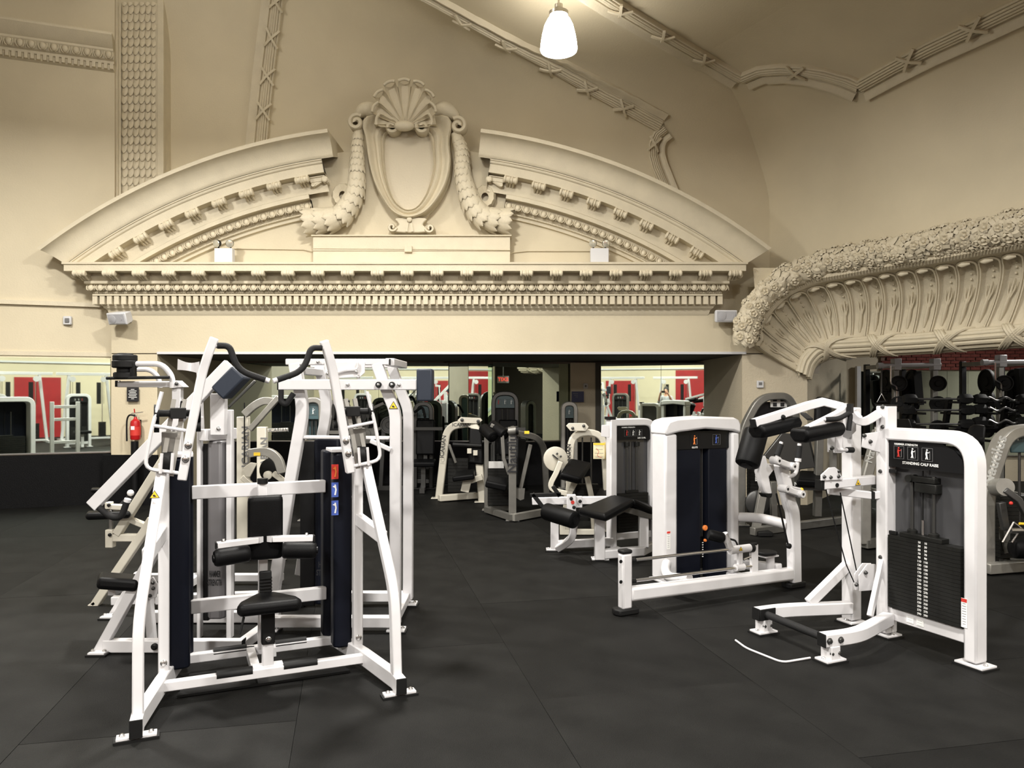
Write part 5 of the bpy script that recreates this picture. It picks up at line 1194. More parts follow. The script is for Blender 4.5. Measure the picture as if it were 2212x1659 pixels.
pp = [f7(1716, 1258), f7(1713, 1122), f7(1704, 1084), f7(1690, 1022), f7(1684, 1000)]; MB().bar(catmull(pp, 4), .095, .08, up=v).build('mast', 'white', t, bevel=.02)
# tower
tl, tr_ = G(1435, 1256), G(1573, 1239); tu = (tr_ - tl).normalized(); tv = Vector((-tu.y, tu.x, 0)); TW = (tr_ - tl).length
zt7 = onplane(1500, 902, tl, tv).z
for c_, w_ in ((tl, .125), (tr_, .085)): MB().bar([c_ + UP * .02, c_ + UP * (zt7 - .13)], w_, .20, up=tv).build('tower_leg', 'white', t, bevel=.02); 
arc7 = [tl + tu * a + UP * z_ for a, z_ in ((-.063, zt7 - .14), (-.063, zt7 - .06), (-.035, zt7 - .02), (.05, zt7), (TW / 2, zt7 + .012), (TW - .03, zt7), (TW + .02, zt7 - .02), (TW + .043, zt7 - .06), (TW + .043, zt7 - .14), (TW - .04, zt7 - .115), (TW / 2, zt7 - .092), (.07, zt7 - .115))]
MB().prism([q - tv * .12 for q in arc7], tv * .24).build('tower_top', 'white', t, bevel=.018)
for k, (a0, a1) in enumerate(((.06, TW * .53), (TW * .60, TW - .035))): MB().prism([tl + tu * a0 + tv * .02, tl + tu * (a0 + .02) - tv * .05, tl + tu * (a1 - .02) - tv * .05, tl + tu * a1 + tv * .02], (0, 0, zt7 - .10)).build('stack_shroud', 'navy', t, bevel=.01)
MB().box(tl + tu * (TW * .56) + tv * .03 + UP * (zt7 * .5), (TW * .14, .02, zt7 - .14), Matrix((tu, tv, UP)).transposed()).build('shroud_slot', 'black_plastic', t)
for a in (.55, .58): MB().cyl(tl + tu * (TW * a) + UP * .35, tl + tu * (TW * a) + UP * (zt7 - .12), .006, 6).build('guide_rod', 'dark_steel', t)
tp = tl + tu * (TW / 2 + .01) - tv * .056 + UP * (zt7 - .19); MB().box(tp, (TW - .10, .006, .15), Matrix((tu, tv, UP)).transposed()).build('placard', 'black_plastic', t)
icons(t, tp + tu * -.08 - tv * .004, tu, UP, -tv, 1, .09, .02, 'ink_black', ('ink_orange',)); icons(t, tp + tu * .15 - tv * .004, tu, UP, -tv, 1, .08, .02, 'ink_grey', ('ink_blue',)); text('lettering', 'GLUTE', .02, 'ink_white', t, frame(tp - tu * .08 - tv * .005 - UP * .062, tu, UP, -tv), .0004)
for z_, s in ((.50, .024), (.42, .013)):
    q = onplane(1522, 1140 if s > .02 else 1167, tl - tv * .06, tv); MB().lathe(q, -tv, [(s, 0), (s, .012), (s * .7, .018)], 16).build('pin_knob', 'ink_orange', t)
for k in range(7): MB().box(onplane(1518, 1172 + k * 5, tl - tv * .052, tv), (.012, .003, .007), Matrix((tu, tv, UP)).transposed()).build('weight_mark', 'ink_white', t)
label_strip(t, onplane(1444, 1167, tl - tv * .102, tv), tu, UP, .035, .15, 'ink_white', 'ink_red', 8)
foot(t, tl, tu, .16, .22); foot(t, tr_, tu, .13, .22)
MB().tube(catmull([onplane(1440, 1218, tl - tv * .1, tv), f7(1438, 1235, .35), f7(1450, 1248, .2), f7(1490, 1250, .02)], 5), .04, 12).build('base_tube', 'white', t)
MB().tube(catmull([tr_ + tu * .03 + UP * onplane(1580, 1117, tr_, tv).z, P(1638, 1119, 6.5), f7(1704, 1134, .03)], 6), .042, 12).build('side_tube', 'white', t)
MB().bar([F7.p(L7 - .1, .05, .15), tr_ + UP * .1], .07, .08).build('base_tie', 'white', t, bevel=.01)
# guide rods and carriage
for (x0, y0, x1, y1) in ((1358, 1211, 1628, 1181), (1358, 1256, 1628, 1222)): MB().cyl(f7(x0, y0), f7(x1, y1), .0115, 12).build('guide_rod', 'steel', t); MB().cyl(f7(x0 + 4, y0), f7(x0 + 14, y0 - 1), .02, 12).build('rod_bumper', 'rubber', t)
pb = [f7(x, y) for x, y in ((1621, 1178), (1636, 1175), (1636, 1244), (1623, 1240))]; MB().prism([q - v * .012 for q in pb], v * .03).build('inner_post', 'white', t, bevel=.005); MB().box((pb[0] + pb[1]) / 2 + UP * .006, (.05, .035, .018), Matrix((u, v, UP)).transposed()).build('post_cap', 'rubber', t, bevel=.005)
MB().cyl(f7(1576, 1189), f7(1622, 1183), .032, 16).build('carriage', 'white', t); MB().cyl(f7(1619, 1183.5), f7(1626, 1183), .036, 16).build('bumper_ring', 'rubber', t); MB().cyl(f7(1589, 1226), f7(1606, 1224), .028, 16).build('carriage', 'white', t); MB().bar([f7(1598, 1192), f7(1598, 1222)], .04, .03, up=v).build('carriage_web', 'white', t, bevel=.005)
warn(t, f7(1600, 1186, -.034), u, -v, .018); MB().cyl(f7(1606, 1209), f7(1624, 1201), .009, 8).build('damper', 'steel', t)
MB().bar([f7(1578, 1186), f7(1568, 1162)], .045, .04, up=v).build('pad_arm', 'white', t, bevel=.006); MB().cyl(f7(1571, 1170), f7(1565, 1152), .026, 14).build('pad_hub', 'white', t); roller(t, f7(1530, 1154, .05), f7(1564, 1163, .0), .042, 'leg_pad')
MB().tube(catmull([f7(1574, 1164, .03), f7(1588, 1168, .05), f7(1594, 1180, .05)], 5), .008, 6).build('hose', 'rubber', t)
# foot stand
MB().cyl(f7(1664, 1234, .1), f7(1664, 1200, .1), .034, 16).build('tread_post', 'white', t); MB().prism([f7(1655, 1196, .1) + u * (.085 * math.cos(a)) + v * (.085 * math.sin(a)) for a in [k * math.pi / 8 for k in range(16)]], (0, 0, .022)).build('foot_tread', 'rubber', t, bevel=.006); MB().box(f7(1658, 1200, .1), (.15, .1, .012), Matrix((u, v, UP)).transposed()).build('tread_plate', 'white', t)
# upper linkage, roller and handles
def link(a, b, r, dp):
    d = (b - a); MB().bar([a - v * dp, b - v * dp], r * 1.7, .05, up=v).build('link_bar', 'white', t, bevel=.012)
    for q in (a, b): k = MB().lathe(q - v * (dp - .03), -v, [(r, 0), (r, .075), (r * .85, .082)], 18).build('link_eye', 'white', t); MB().lathe(q - v * (dp + .05), -v, [(r * .35, 0), (r * .35, .004)], 12).build('pin_recess', 'ink_black', k)
link(f7(1659, 993), f7(1692, 1005), .032, .07); link(f7(1677, 1053), f7(1710, 1064), .032, .07)
MB().prism([f7(x, y, -.03) for x, y in ((1646, 986), (1655, 984), (1660, 1005), (1672, 1002), (1675, 1012), (1662, 1030), (1669, 1066), (1662, 1072), (1652, 1062), (1640, 1020))], v * .06).build('swing_plate', 'white', t, bevel=.012); MB().prism([f7(x, y, -.035) for x, y in ((1651, 1066), (1669, 1066), (1667, 1075), (1658, 1075))], v * .07).build('plate_tip', 'rubber', t, bevel=.004)
roller(t, f7(1634, 930, -.02), f7(1613, 1006, -.06), .095, 'chest_roller')
def grip7(pts, nm='handle'): MB().tube(fillet(pts, .06, 5), .016, 10).build(nm, 'white', t)
grip7([f7(1696, 1031, -.02), f7(1720, 1026, -.05), f7(1724, 985, -.05), f7(1727, 958, -.05)]); MB().cyl(f7(1724, 992, -.05), f7(1727, 963, -.05), .023, 12).build('handle_grip', 'grip', t); MB().cyl(f7(1723.6, 997, -.05), f7(1724.2, 990, -.05), .026, 12).build('grip_collar', 'white', t)
grip7([f7(1676, 1000, .15), f7(1681, 975, .15), f7(1688, 955, .15)]); MB().cyl(f7(1678, 984, .15), f7(1687, 960, .15), .024, 12).build('handle_grip', 'grip', t)
MB().cyl(f7(1706, 1052, .02), f7(1728, 1057, .02), .013, 10).build('pop_pin', 'white', t); MB().sphere(f7(1731, 1058, .02), .018, 12).build('pin_knob', 'ink_yellow', t); MB().cyl(f7(1716, 1069, .04), f7(1727, 1068, .04), .024, 12).build('rubber_stop', 'rubber', t)
MB().tube([f7(1677, 1066, -.05), f7(1683, 1092, -.05), f7(1702, 1176, -.04)], .008, 8).build('strap', 'rubber', t); MB().lathe(f7(1702, 1179, -.03), -v, [(.022, 0), (.022, .02), (.012, .026)], 14).build('strap_anchor', 'rubber', t)
# ================================================================ LEG CURL
t = thing('leg_curl_machine', 'white leg curl bench with black angled pads and roller beside its weight tower', 'gym machine', (1.0, 7.4, 0))
pl_, pr_ = G(1321, 1180, .03), G(1408, 1172, .03); h6 = P(1360, 912, 7.72).z
u, v, c, W6 = arch_tower(t, pl_, pr_, h6, .075, .10, 'white', .12, both=False, nplates=13, plh=.03, placard_h=.145, nums=False)
text('lettering', 'HAMMER STRENGTH', .017, 'ink_white', t, frame(c - v * .028 + UP * (h6 - .055) - u * .06, u, UP, -v), .0004); text('lettering', 'LEG CURL', .022, 'ink_white', t, frame(c - v * .028 + UP * (h6 - .165) + u * .1, u, UP, -v), .0004)
MB().prism([P(x, y, 7.6) for x, y in ((1300, 918), (1316, 918), (1316, 945), (1298, 943))], (0, .012, 0)).build('cable_plate', 'white', t, bevel=.003); MB().bar([pl_ + UP * (h6 + .012) - u * .05, pl_ + UP * (h6 + .012) + u * .02], .1, .03).build('end_cap', 'rubber', t)
for s in (-.06, .06): MB().cyl(c + u * s + UP * (h6 - .25), c + u * s + UP * (h6 - .21), .03, 12).build('rod_mount', 'stack', t)
lab = label_strip(t, pr_ - u * .10 - v * .055 + UP * .28, u, UP, .035, .15, 'ink_white', 'ink_red', 5)
D6 = 7.17
vbar(t, 'front_leg', PP(D6, (1295, 1114), (1295, 1208)), .095, .09); foot(t, G(1296, 1210), (1, 0, 0), .16, .12)
MB().bar([P(1300, 1197, D6), G(1385, 1190, .08), G(1408, 1178, .08)], .085, .085).build('base_beam', 'white', t, bevel=.012); vbar(t, 'rear_leg', [G(1390, 1184, .1), P(1390, 1098, 7.45)], .09, .08)
vbar(t, 'end_leg', PP(7.63, (1198, 1120), (1198, 1188)), .08, .08); foot(t, G(1196, 1190), (1, 0, 0), .15, .11)
MB().bar(catmull([P(1205, 1184, 7.6), P(1224, 1172, 7.5), P(1236, 1158, 7.42), P(1240, 1128, 7.4)], 4), .07, .08, up=YV).build('curved_leg', 'white', t, bevel=.01); MB().bar([P(1205, 1176, 7.6), P(1324, 1170, 7.68)], .06, .085).build('base_beam', 'white', t, bevel=.008)
MB().bar([P(1150, 1082, 7.62), P(1312, 1080, 7.5)], .06, .075).build('side_beam', 'white', t, bevel=.006); vbar(t, 'pivot_post', PP(7.42, (1234, 1068), (1234, 1112)), .088, .06)
MB().box(P(1250, 1084, 7.45), (.07, .05, .11)).build('pivot_block', 'white', t, bevel=.005)
MB().lathe(P(1237, 1085, 7.385), (0, -1, 0), [(.018, 0), (.018, .006)], 16).build('red_dot', 'ink_red', t)
for x, y in ((1234, 1077), (1240, 1096), (1253, 1083)): bolt(t, P(x, y, 7.385), (0, -1, 0), .014, 'rubber')
q = [G(1247, 1098, .50), G(1306, 1111, .50), G(1370, 1077, .575), G(1321, 1068, .575)]; cushion(t, 'bench_pad', q, .075, bev=.03)
q2 = [q[3], q[2] + Vector((.0, -.0, 0)), G(1421, 1104, .44), G(1400, 1086, .44)]; cushion(t, 'hip_pad', q2, .07, bev=.025)
MB().bar([P(1300, 1120, D6 + .05), P(1345, 1098, 7.35), P(1420, 1118, 7.4)], .08, .06).build('bench_frame', 'silver', t, bevel=.006)
roller(t, P(1178, 1104, 7.25), P(1243, 1124, 6.98), .083, 'ankle_roller')
for L in ([(1150, 1066), (1176, 1100)], [(1145, 1070), (1212, 1068)], [(1194, 1050), (1209, 1072)]): vbar(t, 'black_arm', PP(7.35, *L), .04, .04, 'rubber')
# ================================================================ ARM CURL
t = thing('arm_curl_machine', 'cream arm curl machine with sloping black pad and round cam, behind the leg curl', 'gym machine', (.9, 8.4, 0))
D5 = 8.45
ap = fillet(PP(D5 + .2, (1226, 1150), (1234, 934), (1304, 934), (1316, 1150)), .2, 6); MB().bar(ap, .075, .09, up=YV).build('arch_frame', 'cream', t, bevel=.012)
for q_ in (ap[0], ap[-1]): foot(t, Vector((q_.x, q_.y, 0)), (1, 0, 0), .12, .1, 'cream'); vbar(t, 'leg_end', [q_, Vector((q_.x, q_.y, .02))], .075, .09, 'cream')
text('lettering', 'ICARIAN', .07, 'ink_black', t, frame(P(1228, 985, D5 + .14), (.04, 0, 1), (-1, 0, .04), (0, -1, 0)), .001)
MB().prism(PP(D5 + .1, (1223, 920), (1229, 914), (1265, 914), (1272, 922), (1266, 931), (1232, 931)), (0, .03, 0)).build('pulley_plate', 'cream', t, bevel=.004); bolt(t, P(1237, 925, D5 + .09), (0, -1, 0), .014); bolt(t, P(1261, 920, D5 + .09), (0, -1, 0), .014)
for px in (1258, 1277): MB().cyl(P(px, 945, D5 + .25), P(px, 1100, D5 + .25), .009, 8).build('guide_rod', 'dark_steel', t)
stack(t, P(1267, 0, D5 + .28), (1, 0, 0), .26, .1, .12, 14, .03, nums=False)
c_ = P(1199, 991, D5 - .1); MB().lathe(c_, (.25, -1, 0), [(.135, 0), (.135, .03), (.12, .035)], 28).build('cam_disc', 'cream', t); MB().bar([c_ + Vector((-.03, -.05, .05)), c_ + Vector((.03, -.05, -.0))], .012, .03, up=YV).build('cam_slot', 'ink_black', t)
for a, b in ((.02, .06), (.06, .03)): bolt(t, c_ + Vector((a, -.045, b)), (0, -1, 0), .01)
MB().bar(catmull(PP(D5 - .18, (1211, 997), (1202, 1020), (1190, 1045), (1196, 1058), (1225, 1066)), 4), .055, .05, up=YV).build('curl_arm', 'cream', t, bevel=.006)
pq = [P(1210, 1022, D5 - .25), P(1256, 1034, D5 - .25), P(1280, 998, D5 + .1), P(1232, 988, D5 + .1)]; cushion(t, 'arm_pad', pq, .09, bev=.03)
vbar(t, 'pad_post', PP(D5, (1247, 1030), (1226, 1070), (1222, 1110)), .07, .06, 'cream'); vbar(t, 'pad_post', PP(D5 + .1, (1268, 1030), (1279, 1080), (1284, 1158)), .06, .06, 'cream'); vbar(t, 'base_bar', [P(1215, 1108, D5), Vector((P(1215, 0, D5).x, D5, .04)), Vector((P(1300, 0, D5).x, D5, .04))], .06, .06, 'cream')
cushion(t, 'seat', [P(1284, 1074, D5 - .1), P(1312, 1070, D5 - .1), P(1314, 1052, D5 + .3), P(1290, 1054, D5 + .3)], .06)
o = label_strip(t, P(1294, 974, D5 + .1), (1, 0, 0), (0, 0, 1), .13, .18, 'paper', 'ink_yellow', 4); vbar(t, 'card_edge', PP(D5 + .11, (1306, 956), (1306, 992)), .02, .004, 'ink_yellow', 0)
MB().tube(catmull([o_ + Vector((0, -.02, 0)) for o_ in PP(D5 + .05, (1287, 968), (1293, 975), (1290, 984), (1299, 988))], 4), .003, 4).build('card_drawing', 'ink_red', t)
# ================================================================ GREY AND CREAM MACHINES IN THE RECESS
t = thing('leg_press_machine', 'cream arch-framed machine at the foot of the narrow mirror pier', 'gym machine', (-.8, 11.1, 0))
ap = fillet([G(948, 1078), P(966, 921, 11.25), P(1016, 914, 11.1), P(1030, 925, 11.05), G(1042, 1086)], .25, 6); MB().bar(ap, .11, .10, up=YV).build('arch_frame', 'cream', t, bevel=.015)
for q_ in (ap[0], ap[-1]): foot(t, Vector((q_.x, q_.y, 0)), (1, 0, 0), .22, .15, 'cream')
MB().bar([G(948, 1076, .06), G(1030, 1070, .06)], .1, .09).build('base_bar', 'cream', t, bevel=.01); MB().prism(PP(11.0, (988, 908), (995, 901), (1038, 903), (1042, 908), (1034, 915), (994, 914)), (0, .05, 0)).build('pulley_plate', 'cream', t, bevel=.005)
bolt(t, P(998, 907, 10.98), (0, -1, 0), .02); bolt(t, P(1033, 910, 10.98), (0, -1, 0), .02); text('lettering', 'ICARIAN', .085, 'ink_black', t, frame(P(957, 965, 11.13), (.12, 0, 1), (-1, 0, .12), (0, -1, 0)), .001); text('lettering', 'ICARIAN', .07, 'ink_black', t, frame(P(997, 918, 11.04), (1, 0, 0), (0, 0, 1), (0, -1, 0)), .001)
cushion(t, 'back_pad', [P(1012, 1000, 10.9), P(1044, 1004, 10.9), P(1040, 925, 11.0), P(1014, 925, 11.0)], .09); cushion(t, 'seat', [P(976, 1030, 10.6), P(1024, 1024, 10.6), P(1026, 1012, 11.0), P(985, 1018, 11.0)], .08)
vbar(t, 'seat_post', PP(10.8, (1010, 1035), (1004, 1062)), .12, .1, 'cream'); vbar(t, 'seat_beam', PP(10.8, (1004, 1042), (1042, 1030)), .08, .08, 'cream'); MB().tube(PP(10.9, (978, 960), (1040, 963)), .03, 8).build('black_rod', 'rubber', t)
vbar(t, 'grey_strut', PP(11.2, (970, 960), (985, 1000)), .04, .04, 'silver'); stack(t, P(990, 0, 11.4), (1, 0, 0), .3, .15, .1, 10, .05, nums=False)
MB().box(P(1027, 978, 10.84), (.06, .05, .07)).build('end_cap', 'cream', t); MB().box(P(1014, 974, 10.84), (.06, .05, .07)).build('end_cap', 'cream', t)
def grey_arch(name, label, pts, w_, d_, m='silver', r=.25, D_feet=True, group=None):
    t = thing(name, label, 'gym machine', Vector((pts[0].x, pts[0].y, 0)), group)
    MB().bar(fillet(pts, r, 6), w_, d_, up=YV).build('arch_frame', m, t, bevel=.012)
    return t
t = grey_arch('leg_extension_machine', 'dark grey machine with tall lettered post and black seat, beside the cream arch', [G(1107, 1124), P(1107, 932, 9.42), P(1108, 931, 9.45)], .095, .10)
nf_ = 9.42
MB().bar(fillet([P(1107, 934, nf_), P(1160, 944, 9.6), P(1176, 968, 9.75), G(1183, 1108)], .15, 5), .08, .09, up=YV).build('arch_frame', 'silver', t, bevel=.01); MB().cyl(P(1098, 932, nf_ - .03), P(1118, 930, nf_ - .03), .055, 16).build('pivot_hub', 'silver', t); MB().cyl(P(1114, 930, nf_ - .1), P(1120, 930, nf_ - .1), .05, 16).build('hub_cap', 'rubber', t)
text('lettering', 'Nautilus', .16, 'ink_black', t, frame(P(1107, 975, nf_ - .055), (0, 0, 1), (-1, 0, 0), (0, -1, 0)), .001)
for px, py in ((1051, 1104), ): vbar(t, 'side_post', [G(px, py), P(px, 945, 10.2)], .06, .06, 'silver'); foot(t, G(px, py), (1, 0, 0), .12, .1, 'silver')
foot(t, G(1107, 1126), (1, 0, 0), .16, .13, 'silver'); foot(t, G(1183, 1109), (1, 0, 0), .12, .1, 'silver')
MB().bar([G(1051, 1100, .05), G(1100, 1096, .05)], .07, .07).build('base_bar', 'silver', t); MB().bar([G(1107, 1118, .06), G(1178, 1105, .06)], .08, .08).build('base_bar', 'silver_light', t); MB().bar([G(1051, 1100, .05), G(1107, 1118, .06)], .07, .07).build('base_bar', 'silver', t)
cushion(t, 'seat', [P(1050, 1038, 9.5), P(1097, 1048, 9.5), P(1099, 1032, 9.9), P(1054, 1026, 9.9)], .09); cushion(t, 'back_pad', [P(1116, 1050, 9.6), P(1136, 1052, 9.7), P(1138, 948, 9.9), P(1118, 944, 9.8)], .10)
for L in ([(1044, 925), (1066, 945)], [(1062, 918), (1092, 940)]): roller(t, P(*L[0], 9.7), P(*L[1], 9.5), .075, 'shin_roller')
vbar(t, 'lever', PP(9.6, (1060, 918), (1102, 938)), .05, .05, 'silver'); vbar(t, 'lever', PP(9.5, (1085, 940), (1088, 990), (1100, 1025)), .045, .05, 'silver'); vbar(t, 'back_strut', PP(9.55, (1146, 960), (1124, 1058)), .05, .05, 'silver'); MB().box(P(1138, 934, 9.4), (.06, .01, .035)).build('sticker', 'ink_yellow', t)
stack(t, P(1078, 0, 10.1), (1, 0, 0), .3, .15, .1, 12, .04, nums=False); MB().box(P(1072, 1004, 10.02), (.2, .01, .09)).build('white_label', 'ink_white', t)
for px in (1062, 1085): MB().cyl(P(px, 960, 10.1), P(px, 1060, 10.1), .012, 8).build('guide_rod', 'dark_steel', t)
MB().prism(PP(9.45, (1114, 1055), (1134, 1055), (1132, 1078), (1124, 1081), (1114, 1075)), (0, .02, 0)).build('cam_plate', 'silver', t)
# ---- grey lat machine by the right pier
t = thing('lat_machine', 'dark grey arch-framed machine with black pads, standing before the right pier', 'gym machine', (2.8, 9.0, 0))
ap = [G(1601, 1136), P(1601, 932, 9.08), P(1642, 857, 9.08), P(1700, 855, 9.12), P(1717, 885, 9.15), P(1719, 1128, 9.2)]; MB().bar(fillet(ap, .2, 6), .085, .11, up=YV).build('arch_frame', 'silver', t, bevel=.012)
MB().prism(PP(9.2, (1622, 905), (1650, 868), (1700, 868), (1710, 890), (1710, 905)), (0, .02, 0)).build('placard', 'black_plastic', t); MB().box(P(1682, 868, 9.17), (.2, .01, .13)).build('white_label', 'ink_white', t)
for dx, dy in ((-8, -5), (8, -5), (-8, 6), (8, 6)): MB().box(P(1682 + dx, 868 + dy, 9.16), (.045, .008, .045)).build('icon', 'ink_black', t)
MB().box(P(1668, 908, 9.2), (.5, .1, .06)).build('cross_bar', 'teal', t, bevel=.01); foot(t, G(1601, 1136), (1, 0, 0), .16, .14, 'silver')
MB().prism(PP(8.75, (1650, 985), (1690, 935), (1745, 940), (1762, 1010), (1700, 1018)), (0, .05, 0)).build('side_panel', 'dark_steel', t, bevel=.008); MB().prism(PP(8.9, (1700, 985), (1735, 945), (1752, 950), (1765, 1012), (1700, 1000)), (0, .05, 0)).build('side_panel', 'dark_steel', t, bevel=.008)
vbar(t, 'front_leg', [P(1652, 1040, 8.7), G(1632, 1148)], .09, .07, 'silver_light'); vbar(t, 'rear_leg', [P(1670, 1040, 8.9), G(1672, 1140)], .07, .07, 'silver'); MB().bar([G(1625, 1148, .05), G(1830, 1122, .05)], .08, .09).build('base_bar', 'silver', t, bevel=.008); MB().box(G(1650, 1152, .03), (.16, .14, .05)).build('rubber_foot', 'rubber', t, bevel=.008)
MB().lathe(P(1635, 1085, 8.8), (0, -1, 0), [(.14, 0), (.14, .03), (.12, .04)], 22).build('cam_disc', 'dark_steel', t); stack(t, P(1645, 0, 9.25), (1, 0, 0), .32, .14, .1, 14, .04, nums=False)
for k in range(9): MB().box(P(1634, 1010 + k * 3.5, 9.05), (.03, .004, .012)).build('weight_mark', 'ink_white', t)
cushion(t, 'back_pad', [P(1762, 920, 8.6), P(1798, 922, 8.6), P(1800, 858, 8.7), P(1765, 853, 8.7)], .11, bev=.05); cushion(t, 'seat', [P(1722, 1035, 8.5), P(1800, 1040, 8.5), P(1800, 1018, 8.9), P(1728, 1015, 8.9)], .09); vbar(t, 'seat_post', PP(8.75, (1770, 930), (1765, 1115)), .08, .08, 'silver'); MB().bar([P(1700, 1052, 8.6), P(1826, 1054, 8.6)], .07, .06).build('seat_beam', 'dark_steel', t)
text('lettering', 'Nautilus', .06, 'ink_white', t, frame(P(1735, 1046, 8.56), (1, 0, 0), (0, 0, 1), (0, -1, 0)), .001)
# ---- grey machine behind the calf raise
t = thing('abductor_machine', 'silver machine with lettered slanting post, hidden behind the calf raise', 'gym machine', (3.7, 7.8, 0))
vbar(t, 'lettered_post', PP(7.7, (1898, 930), (1868, 1040), (1868, 1175)), .10, .09, 'silver_light', .012, .1); text('lettering', 'Nautilus', .10, 'ink_silver', t, frame(P(1886, 965, 7.64), (.26, 0, .96), (-.96, 0, .26), (0, -1, 0)), .001); foot(t, G(1868, 1182), (1, 0, 0), .14, .12, 'silver')
vbar(t, 'rear_post', [P(1990, 940, 8.2), G(1990, 1165)], .09, .09, 'silver_light'); MB().bar([G(1868, 1175, .06), G(1990, 1160, .06)], .08, .08).build('base_bar', 'silver', t); MB().bar([P(1898, 932, 7.7), P(1990, 942, 8.2)], .09, .09).build('top_bar', 'silver_light', t)
cushion(t, 'seat', [P(1900, 1050, 7.6), P(1970, 1050, 7.6), P(1970, 1035, 8.0), P(1905, 1035, 8.0)], .08); vbar(t, 'seat_post', PP(7.9, (1935, 1050), (1935, 1175)), .08, .08, 'silver'); cushion(t, 'back_pad', [P(1890, 930, 7.9), P(1975, 930, 7.9), P(1965, 903, 8.0), P(1898, 903, 8.0)], .05)
foot(t, G(1990, 1168), (1, 0, 0), .14, .12, 'silver')
# ---- grey machine cut by the right frame edge
t = thing('leg_extension_machine', 'silver machine with large slanting lettered post at the right edge of the picture', 'gym machine', (4.2, 6.6, 0))
Dn = 6.75
ap = [G(2127, 1238), P(2127, 1062, Dn), P(2168, 935, Dn), P(2250, 925, Dn + .1), P(2310, 960, Dn + .2), G(2318, 1225)]; ap[0].y = Dn; ap[0] = Vector((P(2127, 0, Dn).x, Dn, .02)); ap[-1] = Vector((P(2318, 0, Dn + .2).x, Dn + .2, .02)); MB().bar(fillet(ap, .16, 6), .10, .16, up=YV).build('arch_frame', 'silver_light', t, bevel=.014)
d_ = (P(2168, 935, Dn) - P(2127, 1062, Dn)).normalized(); text('lettering', 'Nautilus', .14, 'ink_silver', t, frame(P(2148, 996, Dn - .082), d_, Vector((-d_.z, 0, d_.x)), (0, -1, 0)), .001)
foot(t, ap[0], (1, 0, 0), .16, .2, 'silver'); foot(t, ap[-1], (1, 0, 0), .16, .2, 'silver')
MB().box(P(2225, 955, Dn + .06), (.36, .02, .19)).build('placard', 'teal', t, bevel=.01); icons(t, P(2190, 945, Dn + .045), (1, 0, 0), (0, 0, 1), (0, -1, 0), 2, .07, .01, 'ink_grey', ('ink_white', 'ink_white'))
MB().cyl(P(2142, 1052, Dn - .0), P(2172, 1052, Dn - .25), .075, 24).build('pivot_drum', 'silver_light', t); MB().bar([P(2170, 1058, Dn - .25), P(2200, 1080, Dn - .28), P(2226, 1130, Dn - .3)], .05, .05, up=YV).build('swing_arm', 'dark_steel', t, bevel=.006); vbar(t, 'lever', PP(Dn - .2, (2162, 1085), (2172, 1145)), .06, .05, 'dark_steel')
MB().sphere(P(2184, 1087, Dn - .3), .016, 10).build('red_knob', 'ink_red', t); MB().tube(PP(Dn - .3, (2190, 1128), (2166, 1171), (2186, 1172), (2206, 1140), (2190, 1128)), .008, 8).build('wire_frame', 'steel', t); MB().cyl(P(2183, 1146, Dn - .3), P(2208, 1146, Dn - .3), .024, 12).build('steel_pin', 'steel', t); MB().cyl(P(2202, 1131, Dn - .3), P(2230, 1133, Dn - .3), .011, 10).build('yellow_grip', 'ink_yellow', t)
roller(t, P(2186, 1185, Dn - .25), P(2260, 1185, Dn - .25), .085, 'shin_roller'); vbar(t, 'inner_post', [P(2170, 1140, Dn + .05), G(2170, 1225)], .06, .07, 'silver'); MB().bar([G(2130, 1228, .06), G(2300, 1215, .06)], .09, .09).build('base_bar', 'silver_light', t, bevel=.008)
stack(t, Vector((P(2225, 0, Dn).x, Dn + .15, 0)), (1, 0, 0), .4, .12, .1, 16, .035, nums=False); MB().cyl(P(2202, 975, Dn + .1), P(2202, 1140, Dn + .1), .012, 8).build('guide_rod', 'dark_steel', t)
cushion(t, 'back_pad', [P(2092, 952, 7.5), P(2130, 962, 7.5), P(2134, 916, 7.6), P(2104, 913, 7.6)], .10, bev=.04); vbar(t, 'back_post', PP(7.55, (2118, 945), (2124, 1040)), .05, .05, 'rubber'); vbar(t, 'back_post', [P(2124, 1040, 7.55), Vector((P(2124, 0, 7.55).x, 7.55, .03))], .06, .06, 'silver'); MB().bar([Vector((P(2124, 0, 7.55).x, 7.55, .05)), Vector((4.75, 6.85, .05))], .06, .06).build('base_bar', 'silver', t)
